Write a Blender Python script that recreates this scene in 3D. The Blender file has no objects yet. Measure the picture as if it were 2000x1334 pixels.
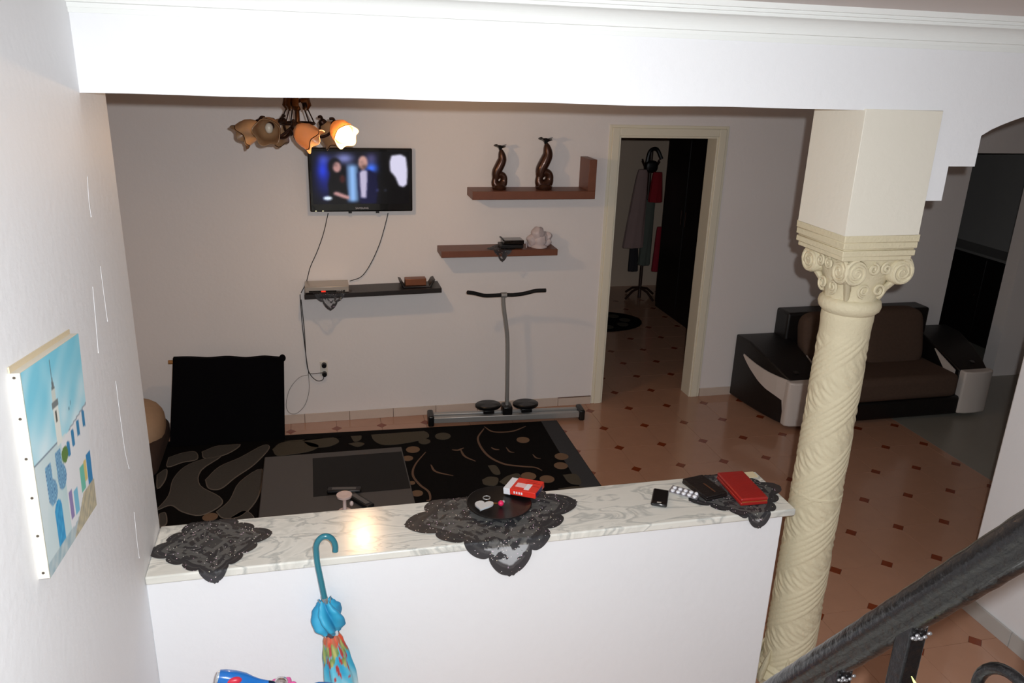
import bpy, bmesh, math, random
import numpy as np
from mathutils import Vector, Matrix
random.seed(7)
sc = bpy.context.scene
col = sc.collection
# ------------------------------------------------------------------ camera
CP = Vector((0.5697, -2.3872, 2.5269))
CF = Vector((0.23083, 0.91650, -0.32673)); CR = Vector((0.97190, -0.23313, 0.03268)); CU = Vector((0.04622, 0.32509, 0.94455))
FPX = 1587.2
cd = bpy.data.cameras.new('camera'); cam = bpy.data.objects.new('camera', cd); col.objects.link(cam)
cd.sensor_width = 36; cd.lens = FPX / 2000 * 36; cd.clip_start = 0.05
M = Matrix((CR, CU, -CF)).transposed().to_4x4(); M.translation = CP
cam.matrix_world = M
sc.camera = cam
# ------------------------------------------------------------------ world, flash, exposure
w = bpy.data.worlds.new('world'); sc.world = w; w.use_nodes = True
w.node_tree.nodes['Background'].inputs[0].default_value = (0.9, 0.95, 1, 1)
w.node_tree.nodes['Background'].inputs[1].default_value = 0.03
fl = bpy.data.lights.new('camera_flash', 'SPOT'); flo = bpy.data.objects.new('camera_flash', fl); col.objects.link(flo)
fl.energy = 288; fl.color = (0.95, 0.98, 1.01); fl.shadow_soft_size = 0.012; fl.spot_size = math.radians(138); fl.spot_blend = 1.0
FM = M @ Matrix.Rotation(math.radians(-17), 4, 'X'); FM.translation = CP + CR * 0.058 + CU * 0.052
flo.matrix_world = FM
sc.view_settings.view_transform = 'Standard'; sc.view_settings.look = 'None'
sc.view_settings.exposure = 0.0; sc.view_settings.gamma = 1.0; sc.view_settings.use_curve_mapping = False

def pt(u, v, X=None, Y=None, Z=None):
    """the point of a real plane that is seen at photo pixel u, v"""
    d = CF + CR * ((u - 1000) / FPX) + CU * ((667 - v) / FPX)
    i, val = (0, X) if X is not None else (1, Y) if Y is not None else (2, Z)
    return CP + d * ((val - CP[i]) / d[i])

# ------------------------------------------------------------------ materials
def lin(c):
    return tuple(((x / 255) / 12.92 if x / 255 <= .04045 else ((x / 255 + .055) / 1.055) ** 2.4) for x in c)
MATS = {}
def mat(name, rgb, rough=.5, metal=0., var=0., vscale=8., bump=0., bscale=60., coat=0., emit=None, estr=0., rgb2=None, spec=None, transm=0., alpha=1.):
    if name in MATS: return MATS[name]
    m = bpy.data.materials.new(name); m.use_nodes = True; nt = m.node_tree; b = nt.nodes['Principled BSDF']
    c = lin(rgb) + (1,)
    b.inputs['Base Color'].default_value = c; b.inputs['Roughness'].default_value = rough; b.inputs['Metallic'].default_value = metal
    b.inputs['Coat Weight'].default_value = coat
    b.inputs['Transmission Weight'].default_value = transm; b.inputs['Alpha'].default_value = alpha
    if spec is not None: b.inputs['Specular IOR Level'].default_value = spec
    if emit: b.inputs['Emission Color'].default_value = lin(emit) + (1,); b.inputs['Emission Strength'].default_value = estr
    tc = nt.nodes.new('ShaderNodeTexCoord')
    n = nt.nodes.new('ShaderNodeTexNoise'); n.inputs['Scale'].default_value = vscale; n.inputs['Detail'].default_value = 5
    nt.links.new(tc.outputs['Object'], n.inputs['Vector'])
    mx = nt.nodes.new('ShaderNodeMix'); mx.data_type = 'RGBA'
    c2 = lin(rgb2) + (1,) if rgb2 else tuple(x * (1 - var) for x in c[:3]) + (1,)
    mx.inputs[6].default_value = c; mx.inputs[7].default_value = c2
    nt.links.new(n.outputs['Fac'], mx.inputs[0]); nt.links.new(mx.outputs[2], b.inputs['Base Color'])
    if bump:
        n2 = nt.nodes.new('ShaderNodeTexNoise'); n2.inputs['Scale'].default_value = bscale; n2.inputs['Detail'].default_value = 4
        nt.links.new(tc.outputs['Object'], n2.inputs['Vector'])
        bp = nt.nodes.new('ShaderNodeBump'); bp.inputs['Strength'].default_value = bump; bp.inputs['Distance'].default_value = .01
        nt.links.new(n2.outputs['Fac'], bp.inputs['Height']); nt.links.new(bp.outputs['Normal'], b.inputs['Normal'])
    MATS[name] = m
    return m
def colmat(name, rough=.6, emit=0.):
    """colours from the painted attribute of the mesh (a canvas, a printed fabric or a screen)"""
    m = bpy.data.materials.new(name); m.use_nodes = True; nt = m.node_tree; b = nt.nodes['Principled BSDF']
    a = nt.nodes.new('ShaderNodeAttribute'); a.attribute_name = 'paint'
    b.inputs['Roughness'].default_value = rough
    if emit:
        b.inputs['Base Color'].default_value = (.005, .005, .006, 1)
        nt.links.new(a.outputs['Color'], b.inputs['Emission Color']); b.inputs['Emission Strength'].default_value = emit
    else: nt.links.new(a.outputs['Color'], b.inputs['Base Color'])
    return m
WHITE = mat('white_wall_paint', (238, 239, 241), .55, var=.03, vscale=2.5, bump=.12, bscale=35)
BACKW = mat('lamp_tinted_wall_paint', (243, 237, 234), .6, var=.05, vscale=2, bump=.1, bscale=40)  # white paint with the bulb's warm tint mixed into its colour
CEIL = mat('ceiling_paint', (222, 212, 208), .7, var=.03)
PLASTER = mat('white_plaster_moulding', (236, 238, 235), .45, bump=.05)
CREAM = mat('cream_stone', (216, 205, 174), .75, var=.10, vscale=14, bump=.25, bscale=90)
CREAMW = mat('cream_pier_paint', (230, 225, 211), .6, var=.03, vscale=3, bump=.1, bscale=40)
DOORC = mat('cream_door_paint', (238, 231, 210), .45, var=.03)
TILE = mat('beige_brown_tile', (188, 143, 117), .17, var=.14, vscale=9, coat=.2, bump=.03)
DOT = mat('red_brown_tile', (138, 62, 30), .25, var=.25, vscale=20, coat=.2)
GROUT = mat('dark_grout', (104, 74, 60), .8, var=.2)
GREYF = mat('grey_stone_floor', (150, 146, 136), .3, var=.12, vscale=5)
SKIRT = mat('beige_skirting_tile', (214, 196, 182), .35, var=.12, vscale=12)
SKIRTG = mat('grey_skirting_tile', (188, 186, 182), .4, var=.12, vscale=12)
DWOOD = mat('dark_brown_wood', (58, 38, 30), .45, var=.3, vscale=20)
RWOOD = mat('reddish_brown_wood', (126, 76, 54), .45, var=.3, vscale=16)
BLKW = mat('black_brown_wood', (36, 30, 29), .4, var=.3, vscale=16)
BLACKP = mat('black_plastic', (16, 16, 18), .35, var=.1)
BLACKG = mat('black_gloss', (8, 8, 10), .12, coat=.5)
BLACKF = mat('black_fabric', (9, 8, 12), .95, var=.3, vscale=60, spec=.1)
BLACKL = mat('black_leather', (20, 17, 17), .42, var=.2, bump=.15, bscale=120)
BROWNF = mat('brown_upholstery', (98, 78, 66), .9, var=.25, vscale=50, spec=.2)
WLEATH = mat('white_leather', (214, 204, 196), .4, bump=.05, bscale=100)
STEEL = mat('brushed_steel', (176, 176, 174), .38, .5, var=.08, vscale=30)
SILVER = mat('silver_plastic', (190, 182, 172), .35, .5, var=.06)
IRON = mat('black_iron_paint', (15, 14, 15), .34, .3, var=.35, vscale=26, bump=.4, bscale=70, coat=.3)
BRONZE = mat('antique_bronze', (120, 74, 38), .35, .8, var=.4, vscale=30)
BRONZED = mat('dark_bronze', (56, 34, 24), .4, .7, var=.4, vscale=30)
CABLE = mat('black_cable', (40, 38, 38), .6)
CABLEG = mat('grey_cable', (120, 114, 108), .6)
SOCK = mat('white_socket_plastic', (228, 222, 210), .4)

def marble():
    m = mat('veined_white_marble', (218, 216, 206), .2, coat=.1)
    nt = m.node_tree; b = nt.nodes['Principled BSDF']; tc = nt.nodes['Texture Coordinate']
    mp = nt.nodes.new('ShaderNodeMapping'); mp.inputs['Rotation'].default_value = (0, 0, .7); mp.inputs['Scale'].default_value = (1.0, 2.6, 1)
    nt.links.new(tc.outputs['Object'], mp.inputs['Vector'])
    n1 = nt.nodes.new('ShaderNodeTexNoise'); n1.inputs['Scale'].default_value = 3.2; n1.inputs['Detail'].default_value = 9; n1.inputs['Distortion'].default_value = 1.6
    nt.links.new(mp.outputs[0], n1.inputs['Vector'])
    r = nt.nodes.new('ShaderNodeValToRGB'); e = r.color_ramp.elements
    e[0].position = .30; e[0].color = lin((222, 220, 211)) + (1,); e[1].position = .75; e[1].color = lin((240, 238, 229)) + (1,)
    for p, c in ((.44, (228, 226, 217)), (.487, (190, 191, 185)), (.53, (234, 232, 223)), (.62, (218, 217, 208))):
        x = e.new(p); x.color = lin(c) + (1,)
    nt.links.new(n1.outputs['Fac'], r.inputs[0]); nt.links.new(r.outputs[0], b.inputs['Base Color'])
    return m
MARBLE = marble()
def lace():
    m = bpy.data.materials.new('black_sparkle_lace'); m.use_nodes = True; nt = m.node_tree; N = nt.nodes; L = nt.links
    b = N['Principled BSDF']; b.inputs['Roughness'].default_value = .55
    a = N.new('ShaderNodeAttribute'); a.attribute_name = 'paint'
    s = N.new('ShaderNodeSeparateColor'); L.new(a.outputs['Color'], s.inputs[0])
    tc = N.new('ShaderNodeTexCoord')
    v = N.new('ShaderNodeTexVoronoi'); v.inputs['Scale'].default_value = 210; L.new(tc.outputs['Object'], v.inputs['Vector'])
    lt = N.new('ShaderNodeMath'); lt.operation = 'LESS_THAN'; lt.inputs[1].default_value = .3; L.new(v.outputs['Distance'], lt.inputs[0])
    sv = N.new('ShaderNodeSeparateColor'); L.new(v.outputs['Color'], sv.inputs[0])
    gt = N.new('ShaderNodeMath'); gt.operation = 'GREATER_THAN'; gt.inputs[1].default_value = .93; L.new(sv.outputs[0], gt.inputs[0])
    spk = N.new('ShaderNodeMath'); spk.operation = 'MULTIPLY'; L.new(lt.outputs[0], spk.inputs[0]); L.new(gt.outputs[0], spk.inputs[1])  # sparkle painted into the base colour as small bright tinted flecks
    mx = N.new('ShaderNodeMix'); mx.data_type = 'RGBA'; mx.inputs[6].default_value = lin((42, 42, 46)) + (1,)
    h = N.new('ShaderNodeHueSaturation'); h.inputs['Saturation'].default_value = .35; h.inputs['Value'].default_value = 1.6; L.new(v.outputs['Color'], h.inputs['Color'])
    L.new(h.outputs[0], mx.inputs[7]); L.new(spk.outputs[0], mx.inputs[0]); L.new(mx.outputs[2], b.inputs['Base Color'])
    # sheer weave in the field, dense embroidery where the attribute says so
    n = N.new('ShaderNodeTexNoise'); n.inputs['Scale'].default_value = 26; n.inputs['Detail'].default_value = 3; L.new(tc.outputs['Object'], n.inputs['Vector'])
    g2 = N.new('ShaderNodeMath'); g2.operation = 'GREATER_THAN'; g2.inputs[1].default_value = .57; L.new(n.outputs['Fac'], g2.inputs[0])
    m1 = N.new('ShaderNodeMath'); m1.operation = 'MAXIMUM'; L.new(s.outputs[0], m1.inputs[0])
    k = N.new('ShaderNodeMath'); k.operation = 'MULTIPLY'; k.inputs[1].default_value = .9; L.new(g2.outputs[0], k.inputs[0]); L.new(k.outputs[0], m1.inputs[1])
    m2 = N.new('ShaderNodeMath'); m2.operation = 'MAXIMUM'; L.new(m1.outputs[0], m2.inputs[0]); L.new(spk.outputs[0], m2.inputs[1])
    L.new(m2.outputs[0], b.inputs['Alpha'])
    return m
LACE = lace()

# ------------------------------------------------------------------ mesh builder
WP = {}
class MB:
    def __init__(s): s.v = []; s.f = []; s.c = None; s.smooth = False
    def add(s, vs, fs):
        o = len(s.v); s.v += [Vector(v) for v in vs]; s.f += [tuple(i + o for i in f) for f in fs]; return s
    def box(s, x0, x1, y0, y1, z0, z1):
        return s.add([(x, y, z) for z in (z0, z1) for y in (y0, y1) for x in (x0, x1)],
                     [(0, 2, 3, 1), (4, 5, 7, 6), (0, 1, 5, 4), (2, 6, 7, 3), (0, 4, 6, 2), (1, 3, 7, 5)])
    def obox(s, c, ax, ay, az):
        """box about c with half-axis vectors"""
        c, ax, ay, az = map(Vector, (c, ax, ay, az))
        return s.add([c + ax * i + ay * j + az * k for k in (-1, 1) for j in (-1, 1) for i in (-1, 1)],
                     [(0, 2, 3, 1), (4, 5, 7, 6), (0, 1, 5, 4), (2, 6, 7, 3), (0, 4, 6, 2), (1, 3, 7, 5)])
    def prism(s, poly, d):
        """planar polygon (3-D points) pushed along d"""
        n = len(poly); d = Vector(d); P = [Vector(p) for p in poly]
        return s.add(P + [p + d for p in P], [tuple(range(n - 1, -1, -1)), tuple(range(n, 2 * n))] + [(i, (i + 1) % n, n + (i + 1) % n, n + i) for i in range(n)])
    def tube(s, pts, r, n=10, closed=False, flat=1.0, caps=True):
        P = [Vector(p) for p in pts]; m = len(P); R = r if hasattr(r, '__len__') else [r] * m
        up = None; vs = []; fs = []
        for i in range(m):
            t = (P[(i + 1) % m] - P[i - 1]) if closed else (P[min(i + 1, m - 1)] - P[max(i - 1, 0)])
            t.normalize()
            if up is None: up = t.orthogonal().normalized()
            up = (up - t * up.dot(t)).normalized(); b = t.cross(up)
            vs += [P[i] + (up * math.cos(2 * math.pi * k / n) + b * math.sin(2 * math.pi * k / n) * flat) * R[i] for k in range(n)]
        for i in range(m if closed else m - 1):
            j = (i + 1) % m
            fs += [(i * n + k, i * n + (k + 1) % n, j * n + (k + 1) % n, j * n + k) for k in range(n)]
        if not closed and caps: fs += [tuple(range(n - 1, -1, -1)), tuple((m - 1) * n + k for k in range(n))]
        s.smooth = True
        return s.add(vs, fs)
    def lathe(s, prof, c, axis=(0, 0, 1), n=32, caps=True):
        a = Vector(axis).normalized(); u = a.orthogonal().normalized(); b = a.cross(u); c = Vector(c); vs = []; fs = []
        for r, h in prof:
            vs += [c + a * h + (u * math.cos(2 * math.pi * k / n) + b * math.sin(2 * math.pi * k / n)) * r for k in range(n)]
        for i in range(len(prof) - 1):
            fs += [(i * n + k, i * n + (k + 1) % n, (i + 1) * n + (k + 1) % n, (i + 1) * n + k) for k in range(n)]
        if caps: fs += [tuple(range(n - 1, -1, -1)), tuple((len(prof) - 1) * n + k for k in range(n))]
        s.smooth = True
        return s.add(vs, fs)
    def blob(s, c, rx, ry, rz, n=14, m=10, sq=1.0):
        """ellipsoid, squarer when sq < 1"""
        c = Vector(c); f = lambda x: math.copysign(abs(x) ** sq, x); vs = []; fs = []
        for i in range(m + 1):
            t = math.pi * (i / m - .5)
            for k in range(n):
                p = 2 * math.pi * k / n
                vs.append(c + Vector((rx * f(math.cos(t)) * f(math.cos(p)), ry * f(math.cos(t)) * f(math.sin(p)), rz * f(math.sin(t)))))
        for i in range(m): fs += [(i * n + k, i * n + (k + 1) % n, (i + 1) * n + (k + 1) % n, (i + 1) * n + k) for k in range(n)]
        s.smooth = True
        return s.add(vs, fs)
    def build(s, name, m, parent=None, bevel=0., seg=2, smooth=None, recalc=True):
        me = bpy.data.meshes.new(name)
        lo = Vector([min(v[i] for v in s.v) for i in range(3)]); hi = Vector([max(v[i] for v in s.v) for i in range(3)])
        c = (lo + hi) / 2
        if parent is None: c.z = lo.z
        me.from_pydata([v - c for v in s.v], [], s.f)
        if recalc:
            bm = bmesh.new(); bm.from_mesh(me); bmesh.ops.recalc_face_normals(bm, faces=bm.faces); bm.to_mesh(me); bm.free()
        if s.c is not None:
            at = me.color_attributes.new('paint', 'FLOAT_COLOR', 'POINT')
            at.data.foreach_set('color', np.asarray([tuple(x) + (1,) for x in s.c], dtype=np.float32).ravel())
        me.materials.append(m)
        o = bpy.data.objects.new(name, me); col.objects.link(o)
        return finish(o, c, parent, bevel, seg, s.smooth if smooth is None else smooth)
def finish(o, c, parent=None, bevel=0., seg=2, smooth=False):
    if parent is not None: o.parent = parent; o.location = c - WP[parent.name]
    else: o.location = c
    WP[o.name] = Vector(c)
    if bevel:
        b = o.modifiers.new('bevel', 'BEVEL'); b.width = bevel; b.segments = seg; b.limit_method = 'ANGLE'; b.angle_limit = math.radians(40)
    if smooth or bevel:
        for p in o.data.polygons: p.use_smooth = True
        if not smooth or True:
            try: o.data.set_sharp_from_angle(angle=math.radians(42))
            except Exception: pass
    return o
def tag(o, label, cat, group=None):
    o['label'] = label; o['category'] = cat
    if group: o['group'] = group
    return o
def struct(o, label=None, cat=None):
    o['kind'] = 'structure'
    if label: o['label'] = label
    if cat: o['category'] = cat
    return o
def thing(name, loc, label, cat, group=None):
    o = bpy.data.objects.new(name, None); col.objects.link(o); o.empty_display_size = .05
    o.location = loc; WP[o.name] = Vector(loc)
    return tag(o, label, cat, group)
def spline(pts, n=8):
    P = [Vector(p) for p in pts]; P = [P[0] * 2 - P[1]] + P + [P[-1] * 2 - P[-2]]; out = []
    for i in range(1, len(P) - 2):
        for k in range(n):
            t = k / n; a, b, c, d = P[i - 1:i + 3]
            out.append(.5 * ((2 * b) + (c - a) * t + (2 * a - 5 * b + 4 * c - d) * t * t + (3 * b - a - 3 * c + d) * t ** 3))
    return out + [P[-2]]
def shared(name, src, parent, loc):
    o = bpy.data.objects.new(name, src.data); col.objects.link(o); o.parent = parent
    o.location = Vector(loc) - WP[parent.name]; WP[o.name] = Vector(loc)
    return o

# ------------------------------------------------------------------ the setting
T = .292; D = 3.172; ZB = 2.412; ZH = .95; ZC = 2.71
S = .3178; X0 = 2.5717; Y0 = 2.3936; XT = 4.86; XR = 3.66
# floor slab (grout level), octagonal tiles and corner dots
floor = struct(MB().box(-1.9, XT, -3.6, 6.7, -.12, -.004).build('floor', GROUT), 'beige tiled floor with small red-brown corner dots', 'floor')
struct(MB().box(XT, 7.2, -3.6, 6.7, -.12, 0).build('floor_side', GREYF), 'plain grey floor beside and under the right half of the sofa', 'floor')
k = .038; g = .0012; h = S / 2 - g; e = h - k + g
octo = [(-e, -h), (e, -h), (h, -e), (h, e), (e, h), (-e, h), (-h, e), (-h, -e)]
proto = dotp = None; rest = MB(); restd = MB()
for i in range(-15, 8):
    for j in range(-14, 19):
        cx = X0 + (i + .5) * S; cy = Y0 - (j + .5) * S
        if cx - S / 2 > XT - .01 or cx < -1.9: continue
        inner = cy > D + .2
        if (D - .12 < cy - S / 2 < D) or (D < cy - S / 2 and not (2.3 < cx < 4.7)): continue
        vis = (cx > 2.0 and -.6 < cy < D + .05) or (inner and cy < 6.4 and 2.6 < cx < 4.4)
        P = [Vector((min(cx + x, XT - .002), cy + y, -.004)) for x, y in octo]
        clip = cx + h > XT
        if vis and not clip:
            if proto is None: proto = MB().prism(P, (0, 0, .004)).build('floor_tile', TILE, floor)
            else: shared('floor_tile', proto, floor, (cx, cy, -.002))
        else: rest.prism(P, (0, 0, .004))
        dx, dy = X0 + i * S, Y0 - j * S; q = k - g
        Q = [Vector((dx + a * q, dy + b * q, -.004)) for a, b in ((-1, 0), (0, -1), (1, 0), (0, 1))]
        if vis:
            if dotp is None: dotp = MB().prism(Q, (0, 0, .0042)).build('corner_dot', DOT, floor)
            else: shared('corner_dot', dotp, floor, (dx, dy, -.0019))
        else: restd.prism(Q, (0, 0, .0042))
o = rest.build('far_floor_tiles', TILE, floor); o['kind'] = 'stuff'
o = restd.build('far_corner_dots', DOT, floor); o['kind'] = 'stuff'

wl0 = struct(MB().box(-.3, 0, -3.6, T, 0, ZC).build('wall_left', WHITE, bevel=.008), 'white stairwell wall carrying the canvas painting', 'wall')
for pix in ([(171, 345), (173, 385), (178, 424)], [(196, 520), (201, 560), (205, 590), (210, 628)], [(181, 560), (188, 640), (192, 690)], [(226, 744), (233, 800), (244, 880), (252, 915)], [(262, 1000), (268, 1060), (272, 1090)]):
    MB().tube(spline([pt(u, v, X=0.0003) for u, v in pix], 6), [.0005] * (6 * (len(pix) - 1)) + [.0012], 6).build('paint_drip', WHITE, wl0)
struct(MB().box(-1.9, -1.78, T, D + .14, 0, ZC).box(-1.9, -.3, T - .1, T, 0, ZC).build('wall_living_left', BACKW), 'white left wall of the living room', 'wall')
# beam with stepped corbel and arch
top = [(0, ZB)]
for i in range(1, 20): top.append((2.31 * i / 20, ZB + .0012 * math.sin(i * 1.3) - .001 * math.sin(i * .6)))
top += [(2.34, ZB), (2.34, 2.117), (2.684, 2.117), (2.684, 2.234), (2.79, 2.234), (2.79, 2.337)]
for i in range(1, 24):
    a = i / 24; x = 2.79 + (XR - .02 - 2.79) * a; top.append((x, 2.337 + .105 * math.sin(math.pi * a) ** .8))
top += [(XR, 2.337), (XR, ZC), (0, ZC)]
struct(MB().prism([(x, 0, z) for x, z in top], (0, T - .02, 0)).build('wall_beam', WHITE), 'white plastered beam with stepped corbel and arch above the opening', 'beam')
struct(MB().box(0, 2.262, .0, .276, 0, ZH - .03).build('wall_half', WHITE, bevel=.004), 'white half-height partition wall under the marble ledge', 'wall')
struct(MB().box(XR, XR + .25, -3.6, .42, 0, ZC).build('wall_right', WHITE, bevel=.008), 'white wall end beyond the black stair railing', 'wall')
# back wall with two doorways
bw = MB(); x1, x2, zd = 2.70, 3.47, 2.05; y1, y2 = D, D + .13; x3, x4, zd2 = 5.72, 6.40, 1.95
bw.box(-1.8, x1, y1, y2, 0, ZC).box(x1, x2, y1, y2, zd, ZC).box(x2, x3, y1, y2, 0, ZC).box(x3, x4, y1, y2, zd2, ZC).box(x4, 7.2, y1, y2, 0, ZC)
struct(bw.build('wall_back', BACKW), 'pale back wall of the living room with television and shelves', 'wall')
struct(MB().box(7.08, 7.2, -.5, D, 0, ZC).build('wall_living_right', BACKW), 'right end wall of the living room', 'wall')
struct(MB().box(-1.9, 7.2, -3.6, 6.9, ZC, ZC + .12).build('ceiling', CEIL), 'pale ceiling above the moulding', 'ceiling')
struct(MB().box(-.3, 3.9, -3.75, -3.6, 0, ZC).build('wall_stairwell_back', WHITE), 'white wall behind the stairs', 'wall')
# room behind the doorway
struct(MB().box(2.3, 4.9, 6.5, 6.6, 0, ZC).box(2.2, 2.3, D + .13, 6.6, 0, ZC).box(4.86, 4.96, D + .13, 6.6, 0, ZC).build('wall_bedroom', mat('warm_bedroom_paint', (204, 182, 162), .7, var=.06)), 'dim pale walls of the room behind the doorway', 'wall')
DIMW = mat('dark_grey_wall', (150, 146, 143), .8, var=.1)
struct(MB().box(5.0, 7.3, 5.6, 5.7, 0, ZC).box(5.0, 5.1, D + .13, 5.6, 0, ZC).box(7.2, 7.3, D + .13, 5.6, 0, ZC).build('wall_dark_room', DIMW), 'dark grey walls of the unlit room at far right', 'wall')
# door frame (door_1): casing, lining
d1 = bpy.data.objects.new('door_1', None); col.objects.link(d1); d1.location = (3.085, D, 0); WP[d1.name] = Vector((3.085, D, 0)); struct(d1, 'cream painted door frame around the open doorway', 'door frame')
cw = .055
def casing(xa, xb, za, zb):
    MB().box(xa, xb, D - .016, D + .001, za, zb).build('casing', DOORC, d1, bevel=.004)
casing(x1 - cw, x1, 0, zd + cw); casing(x2, x2 + cw, 0, zd + cw); casing(x1, x2, zd, zd + cw)
for a, b, c, d in ((x1, x1 + .014, 0, zd), (x2 - .014, x2, 0, zd), (x1 + .014, x2 - .014, zd - .014, zd)):
    MB().box(a, b, D - .006, y2 + .01, c, d).build('lining', DOORC, d1, bevel=.002)
for a, b, z0, z1 in ((x1 - .075, x1 - cw, 0, zd + .075), (x2 + cw, x2 + .075, 0, zd + .075), (x1 - cw, x2 + cw, zd + cw, zd + .075)):
    MB().box(a, b, D - .007, D + .001, z0, z1).build('outer_bead', DOORC, d1, bevel=.002)
# skirting: separate tiles along the foot of the wall
bb = struct(MB().box(-1.78, 2.62, D - .004, D, 0, .066).build('baseboard_back', GROUT), 'beige skirting tiles along the foot of the back wall', 'skirting')
x = -1.78
while x < 2.6:
    xe = min(x + S, 2.62)
    MB().box(x + .0015, xe - .0015, D - .012, D - .003, 0, .068 if not 2.2 < x < 2.4 else .06).build('skirting_tile', SKIRT, bb, bevel=.001, seg=1); x += S
bb2 = struct(MB().box(3.545, 5.70, D - .004, D, 0, .066).build('baseboard_sofa', GROUT), 'beige skirting tiles between doorway and sofa', 'skirting')
x = 3.547
while x < 5.6:
    MB().box(x + .0015, min(x + S, 5.7) - .0015, D - .012, D - .003, 0, .068).build('skirting_tile', SKIRT, bb2, bevel=.001, seg=1); x += S
bb3 = struct(MB().box(XR - .004, XR, -3, .42, 0, .078).build('baseboard_right', GROUT), 'grey skirting tiles along the right wall', 'skirting')
y = .42
while y > -2.8:
    MB().box(XR - .014, XR - .003, y - S + .0015, y - .0015, 0, .082).build('skirting_tile', SKIRTG, bb3, bevel=.001, seg=1); y -= S
# crown moulding on the beam: one profile swept along X
prof = [(0, 2.605), (-.008, 2.605), (-.008, 2.617), (-.014, 2.617), (-.014, 2.628), (-.020, 2.630)]
for i in range(11):
    a = math.pi / 2 * i / 10; prof.append((-.020 - .042 * (1 - math.cos(a)), 2.630 + .042 * math.sin(a)))
prof += [(-.070, 2.674), (-.070, 2.683), (-.080, 2.684), (-.080, 2.693), (-.091, 2.694), (-.091, ZC), (0, ZC)]
crown = MB().prism([(0.0, y, z) for y, z in prof], (XR, 0, 0))
prof2 = [(-y, z) for y, z in prof]
crown2 = MB().prism([(x, -3.6, z) for x, z in prof2], (0, 3.6, 0))
struct(crown.build('trim_1', PLASTER), 'white stepped crown moulding along the top of the beam', 'moulding')
# ------------------------------------------------------------------ marble ledge
tag(MB().box(.001, 2.305, -.014, T, ZH - .03, ZH).build('marble_ledge', MARBLE, bevel=.006, seg=3), 'white marble ledge with grey veins on top of the half wall', 'ledge')

# ------------------------------------------------------------------ column
cx, cy = 2.497, .142
colm = thing('column', (cx, cy, 0), 'cream carved stone column with twisted relief and scrolled capital', 'column')
MB().box(2.318, 2.612, -.010, .276, 2.0, ZB + .004).build('impost_block', CREAMW, colm, bevel=.0015, seg=1)
# shaft with twisted relief
n, m = 168, 520; z0, z1 = .09, 1.615; sh = MB(); vs = []; fs = []
for i in range(m + 1):
    z = z0 + (z1 - z0) * i / m; r0 = .104 - .013 * i / m
    for kk in range(n):
        th = 2 * math.pi * kk / n
        s_ = (2 * (z / .56 - th / (2 * math.pi))) % 1.0
        if s_ < .5: d_ = .0026 * abs(math.sin(math.pi * 5 * s_ / .5)) ** .8
        else:
            q = (s_ - .5) / .5; al = (z / .56 + th / (2 * math.pi)) * 9
            d_ = .0016 * (math.sin(2 * math.pi * al) * math.sin(math.pi * q * 2)) + .0012 * math.cos(2 * math.pi * al * 2 + 3 * math.sin(math.pi * q)) * math.sin(math.pi * q)
        if abs(z - .93) < .006: d_ = .003
        fade = min(1, (z1 - z) / .05); d_ *= fade
        vs.append((cx + (r0 + d_) * math.cos(th), cy + (r0 + d_) * math.sin(th), z))
for i in range(m):
    fs += [(i * n + q, i * n + (q + 1) % n, (i + 1) * n + (q + 1) % n, (i + 1) * n + q) for q in range(n)]
sh.add(vs, fs); sh.smooth = True; o = sh.build('shaft', CREAM, colm)
MB().lathe([(.130, 0), (.130, .03), (.135, .04), (.128, .06), (.112, .066), (.116, .08), (.106, .10)], (cx, cy, 0), n=48).build('base', CREAM, colm)
for q in range(8):
    a = 2 * math.pi * q / 8 + .2; d = Vector((math.cos(a), math.sin(a), 0)); t = Vector((-d.y, d.x, 0)); c = Vector((cx, cy, 0))
    MB().tube([c + d * .140 + Vector((0, 0, .03)), c + d * .135 + Vector((0, 0, .07)), c + d * .118 + Vector((0, 0, .12)), c + d * .104 + Vector((0, 0, .17))], [.022, .03, .024, .004], 8, flat=.5).build('base_leaf', CREAM, colm)
MB().lathe([(.0905, 1.60), (.092, 1.64), (.094, 1.66), (.0935, 1.685), (.098, 1.69), (.108, 1.70), (.112, 1.715), (.109, 1.732), (.100, 1.742), (.09, 1.745)], (cx, cy, 0), n=64).build('neck_ring', CREAM, colm)
# capital: bell turning from round to square, volutes, abacus
bell = MB(); vs = []; fs = []; n = 64
hs = [(1.74, .094, 0), (1.78, .098, .05), (1.82, .108, .15), (1.86, .122, .4), (1.90, .134, .7), (1.915, .137, .85)]
for z, r, sq in hs:
    for q in range(n):
        a = 2 * math.pi * q / n; rr = r * ((1 - sq) + sq * .93 / max(abs(math.cos(a)), abs(math.sin(a)))) + .0025 * math.sin(a * 12 + z * 60) * (1 - sq)
        vs.append((cx + rr * math.cos(a), cy + rr * math.sin(a), z))
for i in range(len(hs) - 1): fs += [(i * n + q, i * n + (q + 1) % n, (i + 1) * n + (q + 1) % n, (i + 1) * n + q) for q in range(n)]
bell.add(vs, fs); bell.smooth = True; bell.build('capital_bell', CREAM, colm)
ab = MB()
for hw, za, zb in ((.138, 1.908, 1.925), (.145, 1.925, 1.946), (.141, 1.946, 1.952), (.147, 1.952, 1.975), (.149, 1.975, 2.002)):
    ab.box(cx - hw - .024, cx + hw - .024, cy - hw, cy + hw, za, zb)
ab.build('abacus', CREAM, colm, bevel=.003)
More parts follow.
